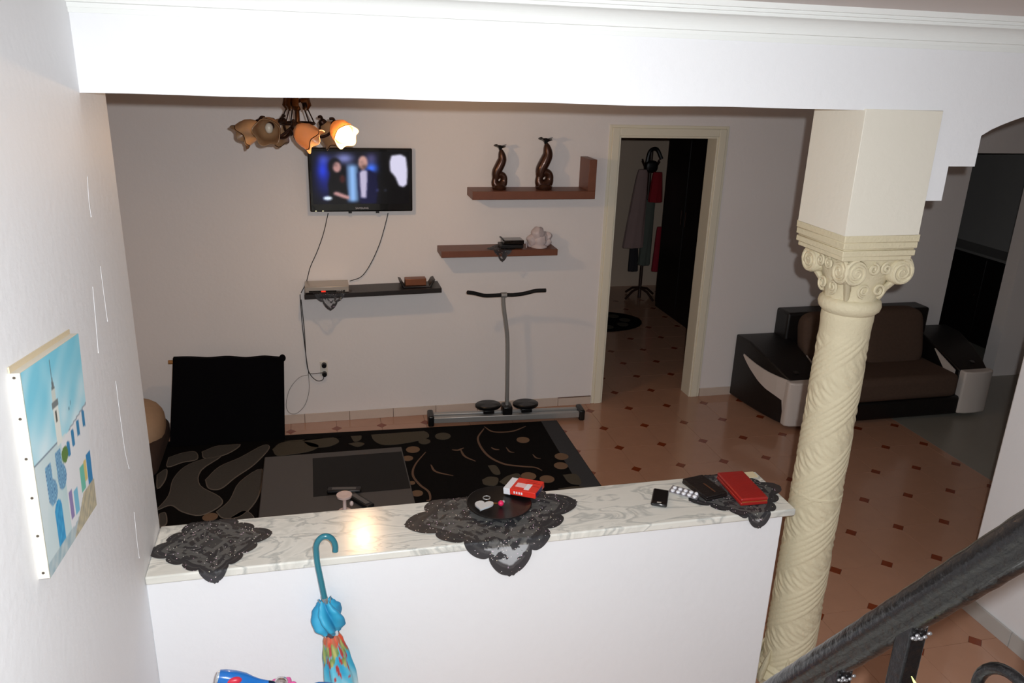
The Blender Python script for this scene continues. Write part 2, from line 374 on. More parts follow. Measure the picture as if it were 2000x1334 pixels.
for q in range(4):
    a = math.pi / 2 * q; nrm = Vector((math.cos(a), math.sin(a), 0)); tg = Vector((-nrm.y, nrm.x, 0)); c = Vector((cx, cy, 0))
    for sgn in (-1, 1):
        ctr = c + nrm * .128 + tg * (sgn * .092) + Vector((0, 0, 1.862)); P = []
        for i in range(46):
            th = i / 45 * 2 * math.pi * 2.2; r = .046 * (1 - i / 52)
            P.append(ctr + tg * (sgn * r * math.sin(th)) + Vector((0, 0, r * math.cos(th))) + nrm * (.002 + .006 * i / 45))
        MB().tube(P, [.0085 * (1 - .5 * i / 45) for i in range(46)], 7).build('volute', CREAM, colm)
        MB().lathe([(.046, -.045), (.046, .0), (.042, .006)], ctr, nrm, 24).build('volute_disc', CREAM, colm)
    # inner curl and leaf on each face
    for sgn in (-1, 1):
        ctr = c + nrm * .126 + tg * (sgn * .026) + Vector((0, 0, 1.876)); P = []
        for i in range(30):
            th = i / 29 * 2 * math.pi * 1.6; r = .021 * (1 - i / 36)
            P.append(ctr + tg * (-sgn * r * math.sin(th)) + Vector((0, 0, r * math.cos(th))) + nrm * .006)
        MB().tube(P, .0055, 6).build('small_curl', CREAM, colm)
        ctr = c + nrm * .104 + tg * (sgn * .030) + Vector((0, 0, 1.79)); P = []
        for i in range(30):
            th = i / 29 * 2 * math.pi * 1.4; r = .026 * (1 - i / 40)
            P.append(ctr + tg * (sgn * r * math.sin(th)) + Vector((0, 0, -r * math.cos(th))) + nrm * .002)
        MB().tube(P, .005, 6).build('leaf_scroll', CREAM, colm)
    dg = (nrm + tg).normalized()
    MB().tube([c + dg * .094 + Vector((0, 0, 1.75)), c + dg * .108 + Vector((0, 0, 1.79)), c + dg * .140 + Vector((0, 0, 1.83)), c + dg * .165 + Vector((0, 0, 1.868)), c + dg * .172 + Vector((0, 0, 1.90))], [.016, .022, .022, .024, .018], 8, flat=.6).build('corner_leaf', CREAM, colm)

# ------------------------------------------------------------------ flat painted things
def grid_paint(P00, P10, P01, P11, nx, ny, fn):
    """bilinear grid, fn(u,v)->sRGB 0..255"""
    mb = MB(); vs = []; cs = []
    P00, P10, P01, P11 = map(Vector, (P00, P10, P01, P11))
    for j in range(ny + 1):
        for i in range(nx + 1):
            u, v = i / nx, j / ny
            vs.append(P00 * (1 - u) * (1 - v) + P10 * u * (1 - v) + P01 * (1 - u) * v + P11 * u * v)
            cs.append(lin([max(0, min(255, q)) for q in fn(u, v)]))
    mb.add(vs, [(j * (nx + 1) + i, j * (nx + 1) + i + 1, (j + 1) * (nx + 1) + i + 1, (j + 1) * (nx + 1) + i) for j in range(ny) for i in range(nx)])
    mb.c = cs; return mb
def mixc(a, b, t): t = max(0, min(1, t)); return tuple(x * (1 - t) + y * t for x, y in zip(a, b))
def inpoly(x, y, P):
    r = False; n = len(P)
    for i in range(n):
        (xa, ya), (xb, yb) = P[i], P[i - 1]
        if (ya > y) != (yb > y) and x < (xb - xa) * (y - ya) / (yb - ya) + xa: r = not r
    return r
def nz(x, y):  # smooth pseudo noise
    return (math.sin(x * 12.9 + 3 * math.sin(y * 7.1)) + math.sin(y * 15.3 + 2.4 * math.sin(x * 9.7)) + math.sin((x + y) * 23.1)) / 3

# canvas painting on the left wall
th = .022
A = pt(40, 729, X=th); B = pt(153, 651, X=th); C_ = pt(99, 1129, X=th); Dq = pt(189, 986, X=th)
pg = thing('canvas_painting', (0, (A.y + Dq.y) / 2, Dq.z), 'small canvas painting of white houses with blue doors on left wall', 'painting')
def paint(u, v):
    # u across, v from the bottom
    y = 1 - v
    c = mixc((124, 204, 226), (214, 236, 242), y * 1.7 + .4 * nz(u * .9, y * 1.1))
    line = .50 - .18 * max(0, (u - .45) / .55) + (.0 if u < .45 else -.02)      # roof line
    if u < .55 and y > .44: c = (214, 226, 226)
    if u >= .45 and y > .46 - (u - .45) * .12: c = (226, 228, 230)
    if y > .44 and u < .45: c = mixc((208, 222, 224), (190, 214, 216), u * 2 + .3 * nz(u, y))
    if abs(y - .44) < .006 and u < .45: c = (110, 124, 140)
    if abs(y - (.46 - (u - .45) * .12)) < .005 and u > .6: c = (150, 160, 172)
    # minaret
    if abs(u - .43) < .045 and .27 < y < .46: c = (226, 230, 222)
    if abs(u - .43) < .055 and .24 < y < .275: c = (120, 128, 128)
    if abs(u - .43) < .03 and .18 < y < .24: c = (206, 214, 206)
    if abs(u - .43) < .03 * (y - .11) / .07 and .11 < y < .18: c = (110, 118, 120)
    if abs(u - .43) < .006 and .03 < y < .12: c = (90, 100, 110)
    if abs(u - .43) < .012 and .29 < y < .35: c = (84, 84, 76)
    for bx, by in ((.66, .33), (.70, .32)):
        if abs(u - bx) + abs(y - by - .02 * abs(math.sin((u - bx) * 60))) < .012: c = (90, 130, 150)
    # windows
    for wx, wy, ww, wh in ((.67, .50, .055, .09), (.79, .48, .055, .085), (.91, .46, .055, .09), (.57, .53, .05, .08)):
        if abs(u - wx) < ww / 2 and abs(y - wy - .2 * (u - wx)) < wh / 2: c = (50, 130, 176)
    if (u - .49) ** 2 / .0036 + (y - .535) ** 2 / .0018 < 1: c = (92, 128, 60)
    for wx, wy in ((.19, .585), (.37, .565)):
        if abs(u - wx) < .05 and abs(y - wy) < .085 or (u - wx - .03) ** 2 / .006 + (y - wy - .06) ** 2 / .004 < 1:
            c = (58, 110, 158) if (int(u * 90) + int(y * 90)) % 2 else (140, 190, 214)
    if abs(u - .27) < .065 and .76 < y < .93 or (u - .27) ** 2 / .0042 + (y - .76) ** 2 / .003 < 1: c = mixc((30, 134, 190), (70, 170, 214), (nz(u * 6, y * 6) + 1) / 2)
    if abs(u - .93) < .05 and .66 < y < .86: c = (44, 132, 186)
    if abs(u - .77) < .045 and .69 < y < .83: c = (110, 190, 168)
    if abs(u - .84) < .03 and .68 < y < .80: c = (220, 196, 120)
    if abs(u - .60) < .045 and .76 < y < .90: c = (120, 188, 214)
    if abs(u - .50) < .03 and .74 < y < .89: c = (142, 128, 176)
    if y > .99 - .17 * (u - .2) and u > .2: c = (176, 190, 196)
    if (u - .68) * .6 + (y - .9) > -.02 and u > .42 and y > .84: c = mixc((206, 194, 160), (160, 156, 140), .5 + .5 * nz(u * 4, y * 5))
    if y > .93 and u < .5: c = mixc((150, 178, 188), (196, 206, 206), .5 + .5 * nz(u * 3, y * 3))
    return c
CANV = colmat('painted_canvas', .7)
grid_paint(C_, Dq, A, B, 110, 120, paint).build('painted_face', CANV, pg, recalc=False)
ins = Vector((-.0015, 0, 0)); back = Vector((-th + .0015, 0, 0))
MB().prism([C_ + ins, Dq + ins, B + ins, A + ins], back).build('canvas_body', mat('raw_canvas', (216, 210, 195), .8, var=.08, vscale=30), pg)
for i in range(6):
    f = .02 + .19 * i; q = A.lerp(C_, f); MB().lathe([(.003, 0), (.0025, .0012)], q + Vector((-.012, -.0002, 0)), (0, -1, 0), 8).build('staple', mat('dull_nail', (96, 88, 80), .5, .6), pg)
MB().prism([A + Vector((-.018, .0, .0)), B + Vector((-.018, 0, 0)), B + Vector((-.018, .002, .010)), A + Vector((-.018, .002, .012))], (-.003, 0, 0)).build('frayed_edge', mat('beige_fray', (206, 190, 160), .9), pg)

# television
tx0, tx1, tz0, tz1 = .553, 1.224, 1.545, 1.958; ty = 3.075
tv = thing('television', ((tx0 + tx1) / 2, ty, tz0), 'flat black television on back wall showing two people', 'television')
MB().box(tx0, tx1, ty, ty + .045, tz0, tz1).build('housing', BLACKG, tv, bevel=.008, seg=3)
MB().box(.72, 1.06, ty + .045, D - .004, 1.62, 1.86).build('wall_bracket', BLACKP, tv, bevel=.004)
def tvimg(u, v):
    X = 885 + u * 915; Yp = 590 + (1 - v) * 500
    g_ = lambda cx, cy, sx, sy: math.exp(-((X - cx) / sx) ** 2 - ((Yp - cy) / sy) ** 2)
    c = np.array((4., 5., 14.))
    c += np.array((30, 50, 170.)) * g_(985, 760, 60, 90) + np.array((14, 20, 80.)) * g_(1000, 900, 90, 130)
    c += np.array((120, 125, 175.)) * g_(1190, 655, 90, 50) + np.array((50, 55, 110.)) * g_(1000, 660, 60, 50) + np.array((70, 66, 100.)) * g_(1440, 655, 60, 55)
    c += np.array((60, 110, 235.)) * g_(1440, 748, 60, 45)
    if 1195 < X < 1325 and 690 < Yp < 1090:
        t = max(0, 1 - abs(X - 1260) / 62) ** .5 * min(1, (Yp - 690) / 50) * min(1, (1090 - Yp) / 40)
        c = c * (1 - t) + np.array((150, 196, 255.)) * t
    if (X - 1100) ** 2 / 62 ** 2 + (Yp - 735) ** 2 / 85 ** 2 < 1: c = np.array((14, 12, 20.))
    if inpoly(X, Yp, [(1060, 780), (1150, 770), (1195, 860), (1215, 1010), (1180, 1090), (1040, 1090), (1030, 900)]): c = np.array((6, 6, 12.))
    if (X - 1118) ** 2 / 38 ** 2 + (Yp - 738) ** 2 / 50 ** 2 < 1: c = np.array((186, 140, 136.)) * (1 - .4 * g_(1100, 715, 20, 14))
    if (X - 1165) ** 2 / 26 ** 2 + (Yp - 850) ** 2 / 40 ** 2 < 1: c = c + np.array((60, 22, 16.))
    if inpoly(X, Yp, [(1080, 975), (1110, 970), (1225, 1015), (1225, 1048), (1170, 1035), (1080, 1000)]): c = np.array((190, 142, 140.))
    if inpoly(X, Yp, [(1305, 800), (1330, 765), (1420, 762), (1490, 800), (1500, 950), (1480, 1090), (1330, 1090), (1310, 950)]): c = np.array((12, 14, 52.))
    if inpoly(X, Yp, [(1325, 790), (1350, 765), (1400, 770), (1398, 880), (1385, 1035), (1335, 1030), (1328, 900)]): c = np.array((190, 182, 210.))
    if (X - 1362) ** 2 / 44 ** 2 + (Yp - 695) ** 2 / 66 ** 2 < 1: c = np.array((196, 150, 140.)) * (1 - .55 * g_(1375, 735, 34, 22) - .3 * g_(1350, 690, 14, 10))
    if X > 1500: c *= max(.25, 1 - (X - 1500) / 60)
    if inpoly(X, Yp, [(1630, 625), (1720, 612), (1772, 640), (1785, 760), (1780, 900), (1745, 930), (1700, 915), (1665, 830), (1618, 775), (1612, 690)]): c = np.array((216, 212, 236.))
    if (X - 1022) ** 2 / 42 ** 2 + (Yp - 1034) ** 2 / 20 ** 2 < 1: c = np.array((226, 240, 255.))
    for q in (1495, 1570): c += np.array((90, 100, 130.)) * g_(q, 958, 10, 9)
    return tuple(c)
sx0, sx1, sz0, sz1 = tx0 + .022, tx1 - .022, tz0 + .052, tz1 - .022
raw = {}
def tvs(u, v):
    a = np.zeros(3)
    K = [(0, 0)] + [(.016 * math.cos(t), .028 * math.sin(t)) for t in np.arange(0, 6.2, .785)] + [(.008 * math.cos(t), .014 * math.sin(t)) for t in np.arange(.4, 6.5, 1.05)]
    for du, dv in K: a += np.array(tvimg(u + du, v + dv))
    return tuple(a / len(K))
grid_paint((sx0, ty - .0015, sz0), (sx1, ty - .0015, sz0), (sx0, ty - .0015, sz1), (sx1, ty - .0015, sz1), 150, 85, tvs).build('screen', colmat('tv_screen', .15, 1.0), tv, recalc=False)
for a, b in ((.585, .595), (.63, .64)): MB().box(a, b, ty - .0015, ty + .002, tz0 + .004, tz0 + .009).build('indicator', mat('indicator_light', (230, 230, 190), .4, emit=(230, 230, 180), estr=.6), tv)
fc = bpy.data.curves.new('logo_text', 'FONT'); fc.body = 'SAMSUNG'; fc.size = .017; fc.align_x = 'CENTER'; fc.extrude = .0004; fc.space_character = 1.15
fo = bpy.data.objects.new('logo_text', fc); col.objects.link(fo)
dg = bpy.context.evaluated_depsgraph_get(); lm = bpy.data.meshes.new_from_object(fo.evaluated_get(dg)); bpy.data.objects.remove(fo)
lm.materials.clear(); lm.materials.append(mat('logo_print', (206, 206, 214), .4)); lo = bpy.data.objects.new('logo', lm); col.objects.link(lo)
lo.rotation_euler = (math.pi / 2, 0, 0); finish(lo, Vector(((tx0 + tx1) / 2, ty - .001, tz0 + .018)), tv)
for a in (.80, .98): MB().box(a, a + .022, ty + .01, ty + .03, tz0 - .012, tz0).build('foot_lug', BLACKP, tv)

# ------------------------------------------------------------------ shelves
sh1 = thing('corner_shelf', (2.03, D, 1.635), 'reddish-brown wall shelf with raised right end holding two vases', 'shelf')
MB().box(1.612, 2.475, 2.965, D - .001, 1.637, 1.692).build('board', RWOOD, sh1, bevel=.002)
MB().box(2.42, 2.475, 2.965, D - .001, 1.692, 1.905).build('end_panel', RWOOD, sh1, bevel=.002)
tag(MB().box(1.405, 2.228, 2.972, D - .001, 1.243, 1.287).build('wall_shelf', RWOOD, bevel=.002), 'short reddish-brown wall shelf with black cloth and white ornament', 'shelf')
s3 = MB(); zl, zr = .999, 1.016
s3.prism([(.490, 2.972, zl - .018), (1.408, 2.972, zr - .018), (1.408, 2.972, zr + .014), (.490, 2.972, zl + .014)], (0, D - .001 - 2.972, 0))
tag(s3.build('wall_shelf', BLKW, bevel=.002), 'lowest black-brown wall shelf below the television', 'shelf')

def vase(x, y, z, H, label):
    t = thing('vase', (x, y, z), label, 'vase', 'sculpted vases on the shelf')
    k = H / .35; VM = mat('dark_copper_glaze', (84, 52, 38), .28, .5, var=.6, vscale=22, coat=.5)
    b = MB(); P = []; R = []
    for i in range(36):      # closed oval loop that leaves a hole
        a = 2 * math.pi * i / 36
        P.append(Vector((x + (.036 * math.cos(a) + .004 * math.sin(a)) * k, y, z + (.072 + .044 * math.sin(a)) * k))); R.append((.026 + .010 * max(0, -math.sin(a))) * k)
    b.tube(P, R, 12, closed=True, flat=1.15)
    b.lathe([(.046 * k, 0), (.056 * k, .004), (.060 * k, .02 * k), (.050 * k, .036 * k)], (x, y, z), n=20)
    Q = spline([(x - .030 * k, y, z + .085 * k), (x - .026 * k, y, z + .135 * k), (x - .002 * k, y, z + .185 * k), (x + .017 * k, y, z + .235 * k), (x + .010 * k, y, z + .285 * k), (x + .002 * k, y, z + .315 * k)], 6)
    n = len(Q); b.tube(Q, [k * (.031 + .010 * math.sin(math.pi * i / (n - 1) * 1.1) - .019 * (i / (n - 1)) ** 3) for i in range(n)], 12)
    b.blob((x + .020 * k, y, z + .225 * k), .030 * k, .032 * k, .052 * k)
    b.build('body', VM, t)
    rim = MB(); vs = []; fs = []; n = 30
    for r, hh in ((.010, .305), (.014, .318), (.022, .330), (.046, .340), (.044, .343), (.010, .325)):
        for q in range(n):
            a = 2 * math.pi * q / n; rr = r * (1 + .18 * math.sin(5 * a) * (r > .02)); vs.append((x + rr * k * math.cos(a), y + rr * k * math.sin(a), z + (hh + .006 * math.sin(3 * a + 1) * (r > .02)) * k))
    for i in range(5): fs += [(i * n + q, i * n + (q + 1) % n, (i + 1) * n + (q + 1) % n, (i + 1) * n + q) for q in range(n)]
    rim.add(vs, fs); rim.smooth = True; rim.build('flared_rim', mat('black_green_glaze', (22, 28, 30), .25, coat=.5), t)
p1 = pt(975, 370, Y=3.06); vase(p1.x, 3.06, 1.692, .30, 'shorter dark copper vase with a hole, left on the top shelf')
p1 = pt(1062, 370, Y=3.06); vase(p1.x, 3.06, 1.692, .35, 'taller dark copper vase with a hole, next to the raised shelf end')

# doilies: scalloped diamond of sheer lace draped over front and back edges
def doily(name, cx, cy, z, RX, RY, rot, front, back, label, lobes=4, group='black lace doilies', zface=.004):
    mb = MB(); vs = []; cs = []; fs = []; rings, seg = 44, 256
    for i in range(rings + 1):
        f = i / rings
        for q in range(seg):
            a = 2 * math.pi * q / seg
            base = 1 / (abs(math.cos(a)) + abs(math.sin(a)))
            t = abs(math.sin(a)) * base                    # 0..1 along one side
            lob = .13 * abs(math.sin(math.pi * (lobes * t))) ** .55 - .05
            tip = .06 * max(0, 1 - min(t, 1 - t) / .05)
            rr = f * (base * (1 + (lob + tip) * f ** 4))
            lx, ly = rr * RX * math.cos(a), rr * RY * math.sin(a)
            wx, wy = cx + lx * math.cos(rot) - ly * math.sin(rot), cy + lx * math.sin(rot) + ly * math.cos(rot)
            wz = z + .0022 + .0012 * math.sin(lx * 70) * math.sin(ly * 60)
            if wy < front:
                ex = front - wy; wy = front - zface - .006 * min(1, ex / .05) - .004 * math.sin(wx * 40); wz = z + .002 - ex
            elif wy > back:
                ex = wy - back; wy = back + zface; wz = z + .002 - ex
            vs.append((wx, wy, wz))
            # dense embroidery: rim, corner scrolls, centre rosette
            d_ = .66 if wz > z - .02 else .26  # field more opaque on top, imitating its darkening at a grazing view
            if f > (.80 if wz > z - .02 else .87): d_ = .93
            if .885 < f < .92: d_ = .8
            if .30 < f < .46 and math.sin(a * 16 + f * 30) > -.3: d_ = .95
            if f < .2: d_ = .8
            if .56 < f < .74 and math.sin(a * 12) * math.sin(f * 38) > .45: d_ = .95
            cs.append((d_, d_, d_))
    for i in range(rings): fs += [(i * seg + q, i * seg + (q + 1) % seg, (i + 1) * seg + (q + 1) % seg, (i + 1) * seg + q) for q in range(seg)]
    mb.add(vs, fs); mb.c = cs; mb.smooth = True
    return tag(mb.build(name, LACE, recalc=False), label, 'doily', group)
doily('lace_doily', 1.165, .165, ZH, .325, .322, math.radians(5), -.016, T + .002, 'large black lace doily under the black tray in the ledge middle')
doily('lace_doily', .185, .150, ZH, .195, .205, math.radians(8), -.016, T + .002, 'black lace doily lying alone at the left end of the ledge')
doily('lace_doily', 2.130, .135, ZH, .205, .212, math.radians(6), -.016, T + .002, 'black lace doily under the red wallet beside the column')
doily('lace_doily', 1.83, 3.02, 1.287, .10, .13, 0, 2.970, 3.16, 'small black lace doily on the middle shelf, hanging over its edge', 3)
doily('lace_doily', .655, 3.02, 1.018, .15, .165, 0, 2.970, 3.16, 'black lace doily hanging from the lowest shelf under the receiver', 3)

# receiver, dish, tray, ornament on the shelves
rv = thing('tv_receiver', (.63, 3.05, 1.02), 'silver satellite receiver with red display on the lowest shelf', 'receiver')
MB().box(.494, .782, 2.985, 3.15, 1.0205, 1.062).build('case', SILVER, rv, bevel=.004)
MB().box(.52, .755, 2.9835, 2.986, 1.024, 1.036).build('front_strip', BLACKG, rv)
MB().box(.600, .628, 2.982, 2.984, 1.026, 1.034).build('display', mat('red_led', (255, 40, 20), .4, emit=(255, 40, 20), estr=1.4), rv)
for q in range(4): MB().box(.70 + .012 * q, .707 + .012 * q, 2.982, 2.984, 1.028, 1.033).build('button', SILVER, rv)
tr = thing('boat_dish', (1.245, 3.07, 1.024), 'black boat-shaped dish holding a copper block on the lowest shelf', 'dish')
prof = [(-.125, .055), (-.095, .0), (.095, .0), (.125, .055), (.105, .05), (.085, .012), (-.085, .012), (-.105, .05)]
MB().prism([(1.245 + a, 3.01, 1.0265 + b) for a, b in prof], (0, .11, 0)).build('bowl', BLKW, tr, bevel=.004)
MB().box(1.165, 1.31, 3.03, 3.10, 1.0386, 1.085).build('copper_block', mat('copper_wood', (150, 92, 62), .4, .3, var=.4, vscale=14), tr, bevel=.004)
bx = thing('lacquer_box', (1.90, 3.06, 1.289), 'small black lacquer box on the middle shelf', 'box')
MB().box(1.825, 1.985, 3.0, 3.11, 1.291, 1.318).build('base', BLACKP, bx, bevel=.004)
MB().box(1.845, 1.99, 3.0, 3.11, 1.3185, 1.348).build('lid', BLACKG, bx, bevel=.005)
MB().tube([(1.842, 3.0, 1.35), (1.838, 3.05, 1.358), (1.842, 3.11, 1.352)], .006, 8).build('handle', BLACKP, bx)
orn = thing('shell_ornament', (2.11, 3.05, 1.287), 'whitish lumpy shell ornament on the right end of middle shelf', 'ornament')
SHELL = mat('pinkish_white_shell', (214, 200, 200), .5, var=.2, vscale=18, bump=.4, bscale=30)
MB().lathe([(.06, 0), (.055, .015), (.03, .03)], (2.11, 3.05, 1.2885), n=24).build('foot', SHELL, orn)
for i, (a, b, r) in enumerate(((-.045, .055, .045), (.03, .06, .05), (-.015, .10, .048), (.055, .035, .035), (-.055, .03, .03), (.0, .05, .05), (.065, .075, .03))):
    e_ = MB().blob((2.11 + a, 3.05 + .012 * math.sin(i * 2.1), 1.287 + b), r, r * .8, r, 16, 12)
    for v in e_.v: v += Vector((.004 * math.sin(v.z * 120), .003 * math.sin(v.x * 140), .004 * math.sin(v.x * 120 + v.y * 90)))
    e_.build('lobe', SHELL, orn)
MB().tube([(2.015, 3.03, 1.2885), (2.012, 3.03, 1.33)], .004, 8).build('stem', SHELL, orn)

# ------------------------------------------------------------------ cables and outlet
def cable(name, pix, m, label, r=.0028, Y=D - .02, grp=None):
    P = spline([pt(u, v, Y=Y) for u, v in pix], 8)
    return tag(MB().tube(P, r, 6).build(name, m), label, 'cable', grp)
cable('tv_cable', [(641, 416), (632, 455), (620, 490), (606, 522), (598, 552), (588, 572)], CABLE, 'left of two thin black cables hanging from the television')
cable('tv_cable', [(758, 416), (750, 448), (740, 480), (724, 515), (706, 540), (683, 549)], CABLE, 'right of two thin black cables, curving from television to receiver')
cable('power_cable', [(588, 585), (594, 640), (598, 700), (604, 728), (618, 743), (630, 742), (633, 733)], CABLE, 'black power cable running from the lowest shelf to the outlet', .003)
cable('aerial_cable', [(586, 575), (590, 630), (597, 690), (602, 722), (606, 730), (630, 728)], CABLE, 'second dark cable beside the power cable ending at the outlet', .0028, D - .012)
cable('loop_cable', [(602, 728), (604, 760), (596, 790), (580, 807), (565, 806), (559, 790), (566, 760), (584, 738), (602, 732)], CABLEG, 'thin grey cable hanging in a loop near the floor', .0018, D - .015)
ol = thing('wall_outlet', (.595, D, .35), 'double white wall outlet with two black plugs', 'outlet')
MB().box(.568, .622, D - .008, D - .001, .355, .465).build('plate', SOCK, ol, bevel=.003)
for z in (.442, .375):
    b_ = MB().lathe([(.017, 0), (.019, .012), (.016, .034)], (.597, D - .008, z), (0, -1, 0), 16); b_.build('plug', BLACKP, ol)
MB().blob((.612, D - .012, .452), .004, .004, .004).build('switch_dot', SOCK, ol)

# ------------------------------------------------------------------ leg exerciser
lg = thing('leg_exerciser', (1.9, 2.965, 0), 'silver leg exercise machine with black handlebar and foot pads', 'exerciser')
a_, b_ = Vector((1.335, 3.00, .045)), Vector((2.455, 2.925, .045)); dr = (b_ - a_).normalized(); sd = Vector((dr.y, -dr.x, 0))
if sd.y > 0: sd = -sd
MB().obox((a_ + b_) / 2 + sd * .035, (b_ - a_) / 2, sd * .018, (0, 0, .022)).build('front_rail', STEEL, lg, bevel=.005)
MB().obox((a_ + b_) / 2 - sd * .035, (b_ - a_) / 2, sd * .018, (0, 0, .022)).build('rear_rail', STEEL, lg, bevel=.005)
for c in (a_, b_):
    MB().obox(c + Vector((0, 0, -.002)), dr * .022, sd * .066, (0, 0, .042)).build('end_cap', BLACKP, lg, bevel=.012, seg=3)
mid = a_.lerp(b_, .5)
MB().obox(mid + Vector((0, 0, .035)), dr * .036, sd * .05, (0, 0, .05)).build('hub', BLACKP, lg, bevel=.010)
for t in (.375, .625):
    c = a_.lerp(b_, t) + Vector((0, 0, .085)); pd = MB()
    pd.lathe([(.02, -.022), (.085, -.018), (.095, -.008), (.095, .006), (.088, .012), (.01, .014)], (0, 0, 0), n=36)
    pd.v = [c + dr * v.x + sd * (v.y * .78) + Vector((0, 0, v.z)) for v in pd.v]
    pd.build('foot_pad', BLACKP, lg)
    MB().obox(c + Vector((0, 0, -.035)), dr * .04, sd * .055, (0, 0, .014)).build('slider', BLACKP, lg, bevel=.004)
MB().tube(spline([mid + Vector((0, 0, .08)), pt(991, 740, Y=2.955), pt(991, 660, Y=2.95), pt(984, 600, Y=2.94), pt(983, 572, Y=2.935)], 8), .0145, 14).build('pole', STEEL, lg)
hp = [pt(u, v, Y=yy) for u, v, yy in ((914, 571, 2.84), (928, 573, 2.88), (945, 577, 2.915), (965, 577, 2.93), (984, 576, 2.935), (1003, 576, 2.93), (1025, 573, 2.915), (1046, 568, 2.88), (1066, 567, 2.84))]
MB().tube(spline(hp, 6), .0135, 12).build('handlebar', mat('black_foam', (14, 14, 16), .85), lg)
MB().lathe([(.019, -.02), (.019, .02)], hp[4], (1, 0, 0), 16).build('clamp', STEEL, lg)

# ------------------------------------------------------------------ black fabric panel and armchair at left
pn = thing('fabric_panel', (-.04, 2.95, 0), 'black fabric hung on a wooden rail standing against the back wall', 'panel')
mb = MB(); vs = []; fs = []; nx, nz_ = 40, 24
for k2 in range(2):
    for j in range(nz_ + 1):
        for i in range(nx + 1):
            u, v = i / nx, j / nz_
            x = (-.43 + .070 * v) + (.74 - .045 * v) * u; z = .014 + .608 * v - .032 * u * v + .004 * math.sin(u * 17) * v
            yy = 2.885 + .055 * v + .004 * math.sin(u * 22 + v * 3) + (.034 if k2 else 0)
            vs.append((x, yy, z))
N1 = (nx + 1) * (nz_ + 1)
q_ = lambda k2, i, j: k2 * N1 + j * (nx + 1) + i
for j in range(nz_):
    for i in range(nx):
        fs.append((q_(0, i, j), q_(0, i + 1, j), q_(0, i + 1, j + 1), q_(0, i, j + 1))); fs.append((q_(1, i, j), q_(1, i, j + 1), q_(1, i + 1, j + 1), q_(1, i + 1, j)))
for i in range(nx): fs.append((q_(0, i, 0), q_(1, i, 0), q_(1, i + 1, 0), q_(0, i + 1, 0))); fs.append((q_(0, i, nz_), q_(0, i + 1, nz_), q_(1, i + 1, nz_), q_(1, i, nz_)))
for j in range(nz_): fs.append((q_(0, 0, j), q_(0, 0, j + 1), q_(1, 0, j + 1), q_(1, 0, j))); fs.append((q_(0, nx, j), q_(1, nx, j), q_(1, nx, j + 1), q_(0, nx, j + 1)))
mb.add(vs, fs); mb.smooth = True; mb.build('cloth', BLACKF, pn)
MB().tube([(-.392, 2.957, .592), (.33, 2.957, .570)], .013, 10).build('rail', mat('light_wood', (178, 122, 62), .5, var=.3), pn)
MB().blob((.325, 2.955, .582), .022, .022, .026).build('corner_wrap', BLACKF, pn)
ac = thing('armchair', (-.80, 2.75, 0), 'beige and brown rounded armchair half hidden behind the left wall', 'armchair')
BEI = mat('beige_upholstery', (190, 158, 128), .85, var=.15, vscale=30)
MB().box(-1.25, -.43, 2.42, 3.02, .02, .20).build('base', mat('dark_brown_upholstery', (62, 44, 36), .85, var=.2, vscale=30), ac, bevel=.06, seg=5)
MB().blob((-.63, 2.80, .20), .20, .30, .165, 24, 16, .85).build('armrest', BEI, ac)
MB().box(-1.22, -.72, 2.45, 2.86, .24, .36).build('seat', BEI, ac, bevel=.05, seg=4)
MB().box(-1.25, -.6, 2.86, 3.05, .24, .60).build('backrest', BEI, ac, bevel=.06, seg=4)
MB().blob((-.53, 2.64, .315), .014, .014, .014).build('button', mat('dark_blue_button', (24, 26, 44), .5), ac)

# ------------------------------------------------------------------ rug
rug = thing('rug', (.86, 1.95, 0), 'black and grey rug with leaves, dots and scrolls on the tiled floor', 'rug')
RB = mat('black_pile', (20, 18, 18), .95, var=.4, vscale=90, spec=.1, bump=.3, bscale=300)
RG = mat('charcoal_pile', (84, 81, 77), .95, var=.25, vscale=90, spec=.1, bump=.3, bscale=300)
RO = mat('olive_grey_pile', (88, 82, 71), .95, var=.25, vscale=90, spec=.1)
RT = mat('taupe_pile', (126, 102, 82), .95, var=.15, vscale=90, spec=.1)
RGL = mat('dark_grey_border_pile', (70, 71, 74), .95, var=.2, vscale=90, spec=.1)
rq = [(-.75, .75), (2.26, .75), (2.262, 2.885), (-.75, 3.0)]
MB().prism([(x, y, .0004) for x, y in rq], (0, 0, .009)).build('pile_field', RB, rug, bevel=.002, seg=1)
zr = .0095
MB().prism([(2.10, .76, zr), (2.255, .76, zr), (2.257, 2.88, zr), (2.14, 2.885, zr)], (0, 0, .002)).build('side_border', RGL, rug)
def rp(x, y): p = pt(280 + x * .45, 820 + y * .45, Z=zr); return p
def motif(name, pix, m, hh=.003):
    P = [rp(*q) for q in pix]; P = spline(P + [P[0]], 4)[:-1]
    a2 = sum(P[i - 1].x * P[i].y - P[i].x * P[i - 1].y for i in range(len(P)))
    if a2 < 0: P.reverse()
    P = [Vector((q.x, min(q.y, 2.86), zr)) for q in P]
    MB().prism(P, (0, 0, hh)).build(name, m, rug)
    if name == 'leaf_motif':
        e_ = MB().tube(P, .0045, 6, closed=True)
        for v in e_.v: v.z = zr + max(0, min(.0036, (v.z - zr) * .9))
        e_.build('leaf_outline', mat('pale_outline_pile', (112, 102, 92), .95, var=.2, vscale=90), rug)
